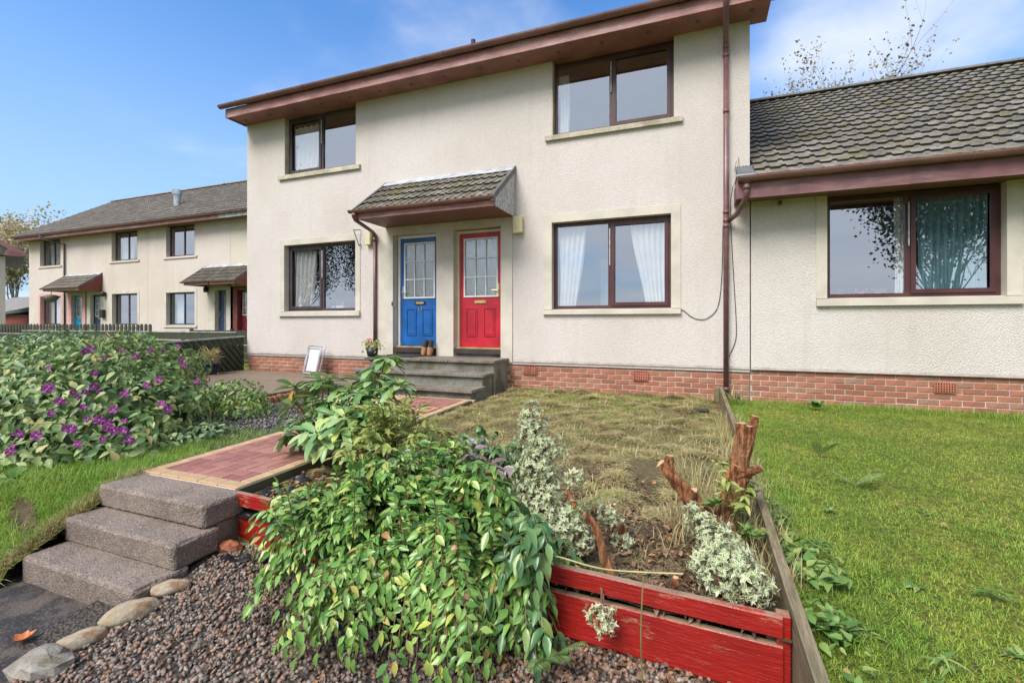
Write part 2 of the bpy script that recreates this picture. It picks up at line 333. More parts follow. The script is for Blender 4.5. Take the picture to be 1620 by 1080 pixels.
M['lf_rhodo'] = m_leaf('leathery_leaf', [(0, (0.106, 0.23, 0.076)), (0.45, (0.212, 0.375, 0.139)), (0.85, (0.37, 0.508, 0.24)), (1, (0.555, 0.629, 0.127))], 0.32, 0.18)
M['lf_yellow'] = m_leaf('yellowed_leaf', [(0, (0.62, 0.48, 0.10)), (1, (0.60, 0.30, 0.06))], 0.5, 0.3)
M['lf_lime'] = m_leaf('lime_leaf', [(0, (0.16, 0.23, 0.05)), (0.5, (0.3, 0.37, 0.09)), (1, (0.5, 0.52, 0.18))], 0.45, 0.3)
M['lf_dark'] = m_leaf('dark_shrub_leaf', [(0, (0.044, 0.12, 0.048)), (0.6, (0.094, 0.204, 0.072)), (1, (0.225, 0.324, 0.108))], 0.28, 0.15)
M['lf_weed'] = m_leaf('weed_leaf', [(0, (0.08, 0.18, 0.04)), (0.6, (0.17, 0.3, 0.07)), (1, (0.32, 0.38, 0.12))], 0.45, 0.25)
M['lf_fern'] = m_leaf('fern_frond', [(0, (0.126, 0.24, 0.068)), (1, (0.27, 0.384, 0.136))], 0.5, 0.3)
M['lf_cream'] = m_leaf('cream_leaf_margin', [(0, (0.5, 0.54, 0.34)), (0.5, (0.66, 0.68, 0.47)), (1, (0.76, 0.77, 0.6))], 0.45, 0.2)
M['lf_vgreen'] = m_leaf('variegated_leaf_centre', [(0, (0.12, 0.21, 0.07)), (0.6, (0.23, 0.34, 0.13)), (1, (0.38, 0.45, 0.24))], 0.45, 0.2)
M['lf_autumn'] = m_leaf('autumn_leaf', [(0, (0.18, 0.17, 0.05)), (0.5, (0.34, 0.24, 0.06)), (1, (0.42, 0.28, 0.12))], 0.6, 0.3)
M['lf_pale'] = m_leaf('pale_autumn_leaf', [(0, (0.30, 0.26, 0.12)), (0.5, (0.48, 0.40, 0.22)), (1, (0.62, 0.52, 0.36))], 0.6, 0.3)
M['lf_tree'] = m_leaf('tree_leaf', [(0, (0.02, 0.045, 0.018)), (1, (0.06, 0.09, 0.03))], 0.6, 0.15)
M['lf_dead'] = m_leaf('dead_leaf', [(0, (0.05, 0.032, 0.025)), (0.4, (0.12, 0.065, 0.035)), (0.75, (0.22, 0.125, 0.07)), (0.95, (0.34, 0.21, 0.12)), (1, (0.50, 0.20, 0.05))], 0.55, 0.1)
M['lf_orange'] = m_leaf('orange_leaf', [(0, (0.42, 0.10, 0.03)), (1, (0.50, 0.17, 0.05))], 0.5, 0.1)
M['straw'] = m_leaf('dry_grass', [(0, (0.13, 0.1, 0.05)), (0.15, (0.26, 0.19, 0.09)), (0.4, (0.44, 0.36, 0.19)), (0.6, (0.56, 0.49, 0.28)), (0.75, (0.42, 0.42, 0.17)), (0.88, (0.28, 0.34, 0.09)), (1, (0.2, 0.31, 0.06))], 0.7, 0.2, 0.25, patch=0.55)
M['grass'] = m_leaf('lawn_blade', [(0, (0.142, 0.233, 0.032)), (0.35, (0.237, 0.371, 0.05)), (0.65, (0.361, 0.466, 0.068)), (0.85, (0.456, 0.477, 0.117)), (1, (0.456, 0.382, 0.153))], 0.5, 0.35, 0.3, patch=0.8)
M['grass_l'] = m_leaf('bright_blade', [(0, (0.123, 0.259, 0.033)), (0.5, (0.224, 0.389, 0.055)), (0.85, (0.403, 0.497, 0.121)), (1, (0.504, 0.454, 0.198))], 0.45, 0.4, 0.35, patch=0.4)
M['petal'] = m_leaf('purple_petal', [(0, (0.202, 0.018, 0.15)), (0.5, (0.272, 0.03, 0.225)), (1, (0.343, 0.09, 0.337))], 0.6, 0.3)
M['stamen'] = m_plain('pale_stamen', (0.6, 0.5, 0.45), 0.7); M['petal_o'] = m_plain('coral_petal', (0.62, 0.16, 0.10), 0.6)
M['tan'] = m_plain('tan_suede', (0.38, 0.20, 0.10), 0.8); M['felt'] = m_plain('dark_felt', (0.03, 0.028, 0.03), 0.9)
M['panel'] = m_plain('pale_panel', (0.62, 0.66, 0.72), 0.3, 0.08)
M['farroof'] = m_tile('far_roof', 0.1, (0.15, 0.14, 0.14)); M['shed'] = m_plain('red_shed_wood', (0.24, 0.05, 0.035), 0.7)

# ------------------------------------------------------------------ mesh helpers
def link(o, parent=None):
    COL.objects.link(o)
    if parent is not None: o.parent = parent
    return o
def tag(o, label=None, cat=None, group=None, kind=None):
    for k, v in (('label', label), ('category', cat), ('group', group), ('kind', kind)):
        if v: o[k] = v
    return o
def empty(name, loc=(0, 0, 0), label=None, cat=None, group=None):
    o = bpy.data.objects.new(name, None); o.location = loc; o.empty_display_size = 0.1
    COL.objects.link(o); return tag(o, label, cat, group)
class MB:
    def __init__(s): s.v = []; s.f = []; s.mi = []
    def add(s, vs, fs, mi=0):
        b = len(s.v); s.v += [tuple(q) for q in vs]; s.f += [tuple(i + b for i in q) for q in fs]; s.mi += [mi] * len(fs); return s
    def box(s, x0, x1, y0, y1, z0, z1, mi=0, mat=None):
        vs = [(x, y, z) for z in (z0, z1) for y in (y0, y1) for x in (x0, x1)]
        if mat is not None: vs = [mat @ Vector(q) for q in vs]
        return s.add(vs, [(0, 2, 3, 1), (4, 5, 7, 6), (0, 1, 5, 4), (2, 6, 7, 3), (0, 4, 6, 2), (1, 3, 7, 5)], mi)
    def cbox(s, x0, x1, y0, y1, z0, z1, c=0.006, mi=0):
        # a box with chamfered edges
        vs = []
        for (X, dx) in ((x0, 1), (x1, -1)):
            for (Y, dy) in ((y0, 1), (y1, -1)):
                for (Z, dz) in ((z0, 1), (z1, -1)):
                    vs += [(X, Y + dy * c, Z + dz * c), (X + dx * c, Y, Z + dz * c), (X + dx * c, Y + dy * c, Z)]
        idx = lambda i, j, k, a: ((i * 2 + j) * 2 + k) * 3 + a
        fs = []
        for i in (0, 1):
            fs.append([idx(i, 0, 0, 0), idx(i, 0, 1, 0), idx(i, 1, 1, 0), idx(i, 1, 0, 0)][::(1 if i == 0 else -1)])
            fs.append([idx(0, i, 0, 1), idx(1, i, 0, 1), idx(1, i, 1, 1), idx(0, i, 1, 1)][::(1 if i == 0 else -1)])
            fs.append([idx(0, 0, i, 2), idx(0, 1, i, 2), idx(1, 1, i, 2), idx(1, 0, i, 2)][::(1 if i == 0 else -1)])
        for i in (0, 1):
            for j in (0, 1):
                fs.append([idx(i, j, 0, 0), idx(i, j, 1, 0), idx(i, j, 1, 1), idx(i, j, 0, 1)])
                fs.append([idx(i, 0, j, 0), idx(i, 1, j, 0), idx(i, 1, j, 2), idx(i, 0, j, 2)])
                fs.append([idx(0, i, j, 1), idx(1, i, j, 1), idx(1, i, j, 2), idx(0, i, j, 2)])
                for k in (0, 1): fs.append([idx(i, j, k, 0), idx(i, j, k, 1), idx(i, j, k, 2)])
        return s.add(vs, fs, mi)
    def tube(s, pts, r, n=8, cap=True, mi=0, half=False):
        pts = [Vector(p) for p in pts]
        rs = r if isinstance(r, (list, tuple)) else [r] * len(pts)
        rings = []; ref = Vector((0, 0, 1))
        for i, p in enumerate(pts):
            d = (pts[min(i + 1, len(pts) - 1)] - pts[max(i - 1, 0)]).normalized()
            if abs(d.dot(ref)) > 0.95: ref = Vector((1, 0, 0)) if abs(d.x) < 0.9 else Vector((0, 1, 0))
            a = d.cross(ref).normalized(); b = d.cross(a).normalized()
            rings.append([p + (a * math.cos(t) + b * math.sin(t)) * rs[i] for t in [2 * math.pi * k / n for k in range(n)]])
        vs = [q for g in rings for q in g]; fs = []
        for i in range(len(pts) - 1):
            for k in range(n):
                k2 = (k + 1) % n; fs.append((i * n + k, i * n + k2, (i + 1) * n + k2, (i + 1) * n + k))
        if cap: fs += [tuple(range(n))[::-1], tuple((len(pts) - 1) * n + k for k in range(n))]
        return s.add(vs, fs, mi)
    def prism(s, poly, a, b, mi=0):
        # poly: list of (y,z); extruded along x from a to b
        n = len(poly); vs = [(a, y, z) for y, z in poly] + [(b, y, z) for y, z in poly]
        fs = [tuple(range(n))[::-1], tuple(range(n, 2 * n))] + [(i, (i + 1) % n, n + (i + 1) % n, n + i) for i in range(n)]
        return s.add(vs, fs, mi)
    def lathe(s, prof, c=(0, 0, 0), n=18, mi=0):
        vs = [(c[0] + r * math.cos(2 * math.pi * k / n), c[1] + r * math.sin(2 * math.pi * k / n), c[2] + z) for r, z in prof for k in range(n)]
        fs = [(i * n + k, i * n + (k + 1) % n, (i + 1) * n + (k + 1) % n, (i + 1) * n + k) for i in range(len(prof) - 1) for k in range(n)]
        return s.add(vs, fs, mi)
    def mesh(s, name, mats, smooth=False):
        me = bpy.data.meshes.new(name); me.from_pydata(s.v, [], s.f)
        for m in (mats if isinstance(mats, (list, tuple)) else [mats]): me.materials.append(m)
        me.polygons.foreach_set('material_index', s.mi)
        if smooth: me.polygons.foreach_set('use_smooth', [True] * len(s.f))
        me.update(); return me
    def build(s, name, mats, parent=None, smooth=False):
        return link(bpy.data.objects.new(name, s.mesh(name, mats, smooth)), parent)
def inst(name, me, parent, mat):
    o = bpy.data.objects.new(name, me); COL.objects.link(o)
    if parent is not None: o.parent = parent
    o.matrix_local = mat; return o
def np_obj(name, V, F, mat, parent=None, smooth=True):
    # V (n,3); F list of face arrays (m,k)
    me = bpy.data.meshes.new(name); V = np.asarray(V, dtype=np.float32)
    me.vertices.add(len(V)); me.vertices.foreach_set('co', V.ravel())
    F = F if isinstance(F, list) else [F]
    loops = np.concatenate([f.ravel() for f in F]).astype(np.int32)
    cnt = np.concatenate([np.full(len(f), f.shape[1]) for f in F]); start = np.concatenate([[0], np.cumsum(cnt)[:-1]]).astype(np.int32)
    me.loops.add(len(loops)); me.loops.foreach_set('vertex_index', loops)
    me.polygons.add(len(cnt)); me.polygons.foreach_set('loop_start', start)
    me.materials.append(mat)
    if smooth: me.polygons.foreach_set('use_smooth', np.ones(len(cnt), dtype=bool))
    me.update(calc_edges=True); me.validate()
    return link(bpy.data.objects.new(name, me), parent)
def sst(a, b, x):
    t = np.clip((np.asarray(x, dtype=float) - a) / (b - a), 0, 1); return t * t * (3 - 2 * t)
def nz3(x, y, z=0.0): return mnoise.noise(Vector((x, y, z)))
def unit(a): return a / np.maximum(np.linalg.norm(a, axis=-1, keepdims=True), 1e-9)

# leaf templates: x along, y across, z up, unit length and unit width
def template(st, fold=0.10):
    V = []; idx = []
    for x, w_ in st:
        if w_ <= 0: V.append((x, 0, 0)); idx.append((len(V) - 1,))
        else:
            V += [(x, -w_ / 2, fold * w_), (x, 0, 0), (x, w_ / 2, fold * w_)]; idx.append((len(V) - 3, len(V) - 2, len(V) - 1))
    T = []
    for a, b in zip(idx[:-1], idx[1:]):
        if len(a) == 1 and len(b) == 3: T += [(a[0], b[0], b[1]), (a[0], b[1], b[2])]
        elif len(a) == 3 and len(b) == 1: T += [(a[0], b[0], a[1]), (a[1], b[0], a[2])]
        elif len(a) == 3: T += [(a[0], b[0], b[1]), (a[0], b[1], a[1]), (a[1], b[1], b[2]), (a[1], b[2], a[2])]
    return np.array(V, float), np.array(T)
T_LANCE = template([(0, 0), (0.22, 0.75), (0.45, 1.0), (0.75, 0.6), (1, 0)], 0.22)
T_OVATE = template([(0, 0), (0.18, 0.85), (0.42, 1.0), (0.75, 0.5), (1, 0)], 0.2)
T_OBLONG = template([(0, 0), (0.2, 0.45), (0.45, 0.85), (0.72, 1.0), (0.9, 0.7), (1, 0)], 0.18)
T_TINY = template([(0, 0), (0.45, 1.0), (1, 0)], 0.15)
def expand(tmpl, P, D, N, L, W, curl=0.15):
    tv, tf = tmpl; D = unit(D); N = unit(N - D * (N * D).sum(1, keepdims=True)); S = np.cross(N, D)
    n = len(P); L = np.broadcast_to(L, n)[:, None, None]; W = np.broadcast_to(W, n)[:, None, None]
    cu = np.broadcast_to(curl, n)[:, None, None]
    x = tv[None, :, 0:1]; y = tv[None, :, 1:2]; z = tv[None, :, 2:3]
    V = P[:, None, :] + x * L * D[:, None, :] + y * W * S[:, None, :] + (z * W - cu * x * x * L) * N[:, None, :]
    F = tf[None] + (np.arange(n) * len(tv))[:, None, None]
    return V.reshape(-1, 3), F.reshape(-1, 3)
def leaf_mesh(name, tmpl, mat, ratio, curl=0.15):
    V, F = expand(tmpl, np.zeros((1, 3)), np.array([[1., 0, 0]]), np.array([[0, 0, 1.]]), 1.0, ratio, curl)
    me = bpy.data.meshes.new(name); me.from_pydata([tuple(v) for v in V], [], [tuple(int(i) for i in f) for f in F]); me.materials.append(mat)
    me.polygons.foreach_set('use_smooth', [True] * len(F)); me.update(); return me
def frame_matrix(p, d, n, L):
    d = Vector(d).normalized(); n = Vector(n); n = (n - d * n.dot(d)).normalized(); s = n.cross(d)
    m = Matrix((d, s, n)).transposed().to_4x4(); m.translation = Vector(p)
    return m @ Matrix.Scale(L, 4)
def leaves(name, tmpl, P, D, N, L, ratio, mat, parent, single=0, curl=0.15, meshes=None):
    """single: how many of the leaves nearest the camera become parts of their own; the rest are joined"""
    P = np.asarray(P, float); D = unit(np.asarray(D, float)); N = np.asarray(N, float); n = len(P); L = np.broadcast_to(L, n)
    origin = np.array(parent.location) if parent is not None else np.zeros(3)
    order = np.argsort(np.linalg.norm(P - np.array([0, 0, 1.6]), axis=1) - 6 * L)
    one, rest = order[:single], order[single:]
    if len(one):
        ms = meshes or [leaf_mesh('leaf', tmpl, mat, ratio * q, curl * k) for q, k in ((1, 1), (0.9, 2.0), (1.1, 0.3), (1, 1.5))]
        for j, i in enumerate(one): inst('leaf', ms[j % len(ms)], parent, frame_matrix(P[i] - origin, D[i], N[i], float(L[i])))
    if len(rest):
        V, F = expand(tmpl, P[rest] - origin, D[rest], N[rest], L[rest], L[rest] * ratio, curl * rng.uniform(0.2, 1.8, len(rest)))
        o = np_obj('foliage', V, F, mat, parent); o['kind'] = 'stuff'; return o
def patch(name, x0, x1, y0, y1, nx, ny, hf, mat, kind='structure', inside=None, parent=None):
    xs = np.linspace(x0, x1, nx + 1); ys = np.linspace(y0, y1, ny + 1); V = []; ids = {}
    F = []
    def vid(i, j):
        if (i, j) not in ids: ids[(i, j)] = len(V); V.append((xs[i], ys[j], hf(xs[i], ys[j])))
        return ids[(i, j)]
    for i in range(nx):
        for j in range(ny):
            if inside and not inside((xs[i] + xs[i + 1]) / 2, (ys[j] + ys[j + 1]) / 2): continue
            F.append((vid(i, j), vid(i + 1, j), vid(i + 1, j + 1), vid(i, j + 1)))
    me = bpy.data.meshes.new(name); me.from_pydata(V, [], F); me.materials.append(mat)
    me.polygons.foreach_set('use_smooth', [True] * len(F)); me.update()
    o = link(bpy.data.objects.new(name, me), parent)
    if kind: o['kind'] = kind
    return o

# ------------------------------------------------------------------ terrain
def s1(a, b, x):
    t = min(1, max(0, (x - a) / (b - a))); return t * t * (3 - 2 * t)
def board_y(x): return 2.25 - 0.078 * (x + 2.86)
def h_lawn(x, y): return 0.385 + 0.014 * y - 0.40 * (1 - s1(-3, 1.9, y)) + 0.02 * nz3(x * 1.3, y * 1.3) + 0.008 * nz3(x * 6, y * 6, 3)
def h_bed(x, y): return 0.405 + 0.018 * (y - 2) + 0.025 * nz3(x * 2, y * 2, 5) + 0.012 * nz3(x * 7, y * 7, 2) + 0.05 * math.exp(-((x + 0.35) ** 2 + (y - 3.9) ** 2) / 0.04)
def h_gravel(x, y): return 0.02 + 0.13 * s1(1.2, 2.15, y) + 0.04 * s1(-1.2, 0.2, x) * s1(1.2, 2.0, y) + 0.010 * nz3(x * 4, y * 4)
def h_bank(x, y): return 0.04 + 0.41 * s1(1.2, 2.35, y + (-3.9 - x) * 0.35) + 0.02 * nz3(x * 2.5, y * 2.5, 8) - 0.22 * (1 - s1(1.38, 1.54, y)) * (x < -3.8)
def h_base(x, y): return -0.05 + 0.44 * s1(2.0, 2.5, y)
bx = [-400, -60, -20, -12, -6, 0, 6, 12, 60, 400]; by = [-400, -60, -12, 0, 1.95, 2.15, 2.3, 2.5, 6, 12, 40, 400]
V = [(x, y, h_base(x, y)) for y in by for x in bx]; nb = len(bx)
F = [(j * nb + i, j * nb + i + 1, (j + 1) * nb + i + 1, (j + 1) * nb + i) for j in range(len(by) - 1) for i in range(nb - 1)]
me = bpy.data.meshes.new('ground'); me.from_pydata(V, [], F); me.materials.append(M['lawn']); me.update()
link(bpy.data.objects.new('ground', me))['kind'] = 'structure'
patch('lawn', 0.35, 9.0, -3.0, 7.52, 90, 100, h_lawn, M['lawn'])
patch('bed_soil', -2.9, 0.33, 2.0, 7.52, 70, 110, h_bed, M['soil'], inside=lambda x, y: y > board_y(x) + 0.02)
patch('gravel_bed', -3.1, 0.36, -2.0, 2.3, 70, 80, h_gravel, M['gravelbase'], inside=lambda x, y: y < board_y(x) + 0.04)
patch('tarmac_path', -9.0, -2.78, -2.0, 1.66, 60, 40, lambda x, y: 0.022 + 0.006 * nz3(x * 3, y * 3), M['tarmac'], inside=lambda x, y: x < -2.78 - (1.6 - y) * 0.06 or y > 1.55)
patch('grass_bank', -14.0, -3.86, 1.2, 9.0, 110, 140, h_bank, M['lawn'], inside=lambda x, y: y > 1.36 and not (x > -9.3 and y > 4.9))
patch('gravel_strip', -5.75, -3.98, 3.0, 7.5, 30, 50, lambda x, y: 0.462 + 0.01 * nz3(x * 5, y * 5), M['gravelbase'])

patch('bare_soil', -4.55, -3.98, 1.62, 1.95, 30, 20, lambda x, y: h_bank(x, y) + 0.012, M['soil'], inside=lambda x, y: ((x + 4.24) / .22) ** 2 + ((y - 1.76 + (x + 4.24) * .25) / .06) ** 2 < 1 + .4 * nz3(x * 9, y * 9))
# ------------------------------------------------------------------ building parts
ROOF_DY = 0.0
def wall(parent, x0, x1, z0, z1, y, openings, mat, th=0.28, name='wall', notch=None):
    xs = sorted({x0, x1, *[o[0] for o in openings], *[o[1] for o in openings]}); zs = sorted({z0, z1, *[o[2] for o in openings], *[min(o[3], z1) for o in openings]})
    hole = lambda i, j: any(o[0] - 1e-6 <= xs[i] and xs[i + 1] <= o[1] + 1e-6 and o[2] - 1e-6 <= zs[j] and zs[j + 1] <= o[3] + 1e-6 for o in openings)
    mb = MB(); y2 = y + th; nx, nz_ = len(xs) - 1, len(zs) - 1
    for i in range(nx):
        for j in range(nz_):
            if hole(i, j): continue
            a, b, c, d = xs[i], xs[i + 1], zs[j], zs[j + 1]
            mb.add([(a, y, c), (b, y, c), (b, y, d), (a, y, d)], [(0, 1, 2, 3)])
            mb.add([(a, y2, c), (b, y2, c), (b, y2, d), (a, y2, d)], [(3, 2, 1, 0)])
            if i == 0 or hole(i - 1, j): mb.add([(a, y, c), (a, y2, c), (a, y2, d), (a, y, d)], [(3, 2, 1, 0)])
            if i == nx - 1 or hole(i + 1, j): mb.add([(b, y, c), (b, y2, c), (b, y2, d), (b, y, d)], [(0, 1, 2, 3)])
            if j == 0 or hole(i, j - 1): mb.add([(a, y, c), (b, y, c), (b, y2, c), (a, y2, c)], [(3, 2, 1, 0)])
            if j == nz_ - 1 or hole(i, j + 1): mb.add([(a, y, d), (b, y, d), (b, y2, d), (a, y2, d)], [(0, 1, 2, 3)])
    return mb.build(name, mat, parent)
def curtain(parent, x0, x1, z0, z1, y, mat, gather=0.0, side=1, folds=7):
    nx, nz_ = folds * 6, 10; V = []; F = []
    for j in range(nz_ + 1):
        tz = j / nz_; g = gather * (1 - tz) ** 1.3
        for i in range(nx + 1):
            u = i / nx; wd = (x1 - x0) * (1 - g)
            x = (x0 + u * wd) if side > 0 else (x1 - wd + u * wd)
            V.append((x + 0.01 * math.sin(tz * 5 + i), y + 0.028 * math.sin(u * folds * 2 * math.pi + 0.6 * math.sin(tz * 3)), z0 + (z1 - z0) * tz))
    for j in range(nz_):
        for i in range(nx): a = j * (nx + 1) + i; F.append((a, a + 1, a + nx + 2, a + nx + 1))
    me = bpy.data.meshes.new('curtain'); me.from_pydata(V, [], F); me.materials.append(mat); me.polygons.foreach_set('use_smooth', [True] * len(F)); me.update()
    return link(bpy.data.objects.new('curtain', me), parent)
def window(parent, x0, x1, z0, z1, y, mat=None, mull=0.5, fw=0.055, sash='R', far=False, panes=2, glass='glass', vent=True):
    """frame is the part; sashes, panes and inside things its sub-parts. y: face of the frame"""
    mat = mat or M['frame']; d = 0.07
    if z1 - z0 < 0.3: return None
    xm = x0 + (x1 - x0) * mull; mb = MB()
    mb.box(x0, x1, y, y + d, z0, z0 + fw); mb.box(x0, x1, y, y + d, z1 - fw, z1)
    mb.box(x0, x0 + fw, y, y + d, z0 + fw, z1 - fw); mb.box(x1 - fw, x1, y, y + d, z0 + fw, z1 - fw)
    mb.box(xm - fw * 0.55, xm + fw * 0.55, y, y + d, z0 + fw, z1 - fw)
    f = mb.build('window', mat, parent)
    for k, (a, b) in enumerate(((x0 + fw, xm - fw * 0.55), (xm + fw * 0.55, x1 - fw))):
        c0, c1 = z0 + fw, z1 - fw
        if not far and ((k == 1 and 'R' in sash) or (k == 0 and 'L' in sash)):
            s = MB(); q = 0.045; yy = y - 0.018
            s.box(a - 0.008, b + 0.008, yy, y - 0.0005, c0 - 0.008, c0 + q); s.box(a - 0.008, b + 0.008, yy, y - 0.0005, c1 - q, c1 + 0.008)
            s.box(a - 0.008, a + q, yy, y - 0.0005, c0 + q, c1 - q); s.box(b - q, b + 0.008, yy, y - 0.0005, c0 + q, c1 - q)
            s.build('sash', mat, f)
        g = MB(); g.box(a, b, y + 0.025, y + 0.034, c0, c1); g.build('pane', M[glass], f)
    if vent and not far:
        v = MB()
        v.box(xm - 0.008, xm + 0.008, y - 0.03, y - 0.02, (z0 + z1) / 2 - 0.02, z1 - 0.14); v.build('hinge_strip', M['clad'], f)
    return f
def room(parent, x0, x1, z0, z1, y, depth=2.4):
    mb = MB(); a, b, c, d, e, g = x0 - 0.5, x1 + 0.5, z0 - 0.7, z1 + 0.15, y + 0.3, y + depth
    mb.add([(a, e, c), (b, e, c), (b, g, c), (a, g, c), (a, e, d), (b, e, d), (b, g, d), (a, g, d)],
           [(0, 1, 2, 3), (7, 6, 5, 4), (3, 2, 6, 7), (0, 3, 7, 4), (1, 5, 6, 2)])
    return mb.build('room', M['room'], parent)
def sill(parent, x0, x1, z0, z1, y, mat=None, proud=0.05):
    mb = MB(); mb.prism([(y - proud, z0), (y + 0.16, z0 + 0.001), (y + 0.16, z1 + 0.012), (y - proud, z1 - 0.012)], x0, x1)
    return mb.build('window_sill', mat or M['plaster_d'], parent)
def surround(parent, xo0, xo1, zo1, xi0, xi1, zi1, zb, y, mat=None, proud=0.012, legs_z=None):
    mb = MB(); m_ = mat or M['plaster']; xi0 += 0.003; xi1 -= 0.003; zi1 -= 0.003
    mb.box(xo0, xi0, y - proud, y + 0.13, zb, zi1); mb.box(xi1, xo1, y - proud, y + 0.13, zb, zi1)
    mb.box(xo0, xo1, y - proud, y + 0.13, zi1, zo1)
    return mb.build('window_surround', m_, parent)
def half_gutter(parent, x0, x1, y, z, r=0.058, mat=None, name='gutter', clips=None):
    n = 8; mb = MB(); ang = [math.pi + math.pi * k / n for k in range(n + 1)]
    out = [(y + r * math.cos(a), z + r * math.sin(a)) for a in ang]; inn = [(y + (r - 0.005) * math.cos(a), z + (r - 0.005) * math.sin(a)) for a in ang[::-1]]
    mb.prism(out + inn, x0, x1)
    for xx in (x0, x1 - 0.006):
        mb.prism(out, xx - 0.002, xx + 0.008)
    g = mb.build(name, mat or M['gutter'], parent)
    for xc in (clips or []):
        c = MB(); o2 = [(y + (r + 0.007) * math.cos(a), z + (r + 0.007) * math.sin(a)) for a in ang]; i2 = [(y + (r + 0.001) * math.cos(a), z + (r + 0.001) * math.sin(a)) for a in ang[::-1]]
        c.prism(o2 + i2, xc - 0.014, xc + 0.014); c.build('gutter_clip', mat or M['gutter'], g)
    return g
# interlocking roof tile with two rolls, local: x across (width .33), y up the slope, z normal
def tile_mesh(name, mat, w_=0.33, gauge=0.36, lo=False):
    prof = [(0, 0.0), (0.098, 0.0), (0.118, 0.018), (0.152, 0.018), (0.165, 0.0), (0.263, 0.0), (0.283, 0.018), (0.317, 0.018), (0.33, 0.0)]
    if lo: prof = [(0, 0), (0.11, 0.0), (0.14, 0.028), (0.165, 0.0), (0.275, 0.0), (0.305, 0.028), (0.33, 0.0)]
    k = w_ / 0.33; prof = [(x * k, z) for x, z in prof]; n = len(prof); th = 0.034; t0, t1 = 0.038, 0.004
    V = [(x, 0, z + t0) for x, z in prof] + [(x, gauge, z + t1) for x, z in prof] + [(x, 0, z + t0 - th) for x, z in prof]
    F = [(i, i + 1, n + i + 1, n + i) for i in range(n - 1)] + [(2 * n + i, 2 * n + i + 1, i + 1, i) for i in range(n - 1)]
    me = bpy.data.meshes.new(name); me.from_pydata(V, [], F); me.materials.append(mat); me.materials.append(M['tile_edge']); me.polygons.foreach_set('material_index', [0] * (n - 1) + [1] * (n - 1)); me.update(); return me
def lay_tiles(parent, me, x0, x1, y0, z0, pitch, rows, w_=0.33, gauge=0.325, single=None, sub='roof_tile', mat=None, rr=rnd):
    """rows of tiles from the eave line upwards; single(x,row) says which are objects of their own, the rest is one joined piece"""
    a = math.atan(pitch); Rx = Matrix.Rotation(a, 4, 'X'); big = MB(); n = int(round((x1 - x0) / w_))
    vs0 = [v.co.copy() for v in me.vertices]; fs0 = [tuple(p.vertices) for p in me.polygons]
    for r in range(rows):
        for c in range(n):
            x = x0 + c * w_; yy = y0 + r * gauge * math.cos(a); z_ = z0 + r * gauge * math.sin(a)
            m = Matrix.Translation((x + rr.uniform(-0.002, 0.002), yy + rr.uniform(-0.004, 0.004), z_ + rr.uniform(0, 0.003))) @ Rx @ Matrix.Rotation(rr.uniform(-0.007, 0.007), 4, 'Z') @ Matrix.Rotation(rr.uniform(-0.006, 0.006), 4, 'Y')
            if single and single(x, r): inst(sub, me, parent, m)
            else:
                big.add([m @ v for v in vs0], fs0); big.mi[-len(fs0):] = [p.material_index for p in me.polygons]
    if big.v:
        o = big.build('tile_field', list(me.materials), parent); o['kind'] = 'stuff'
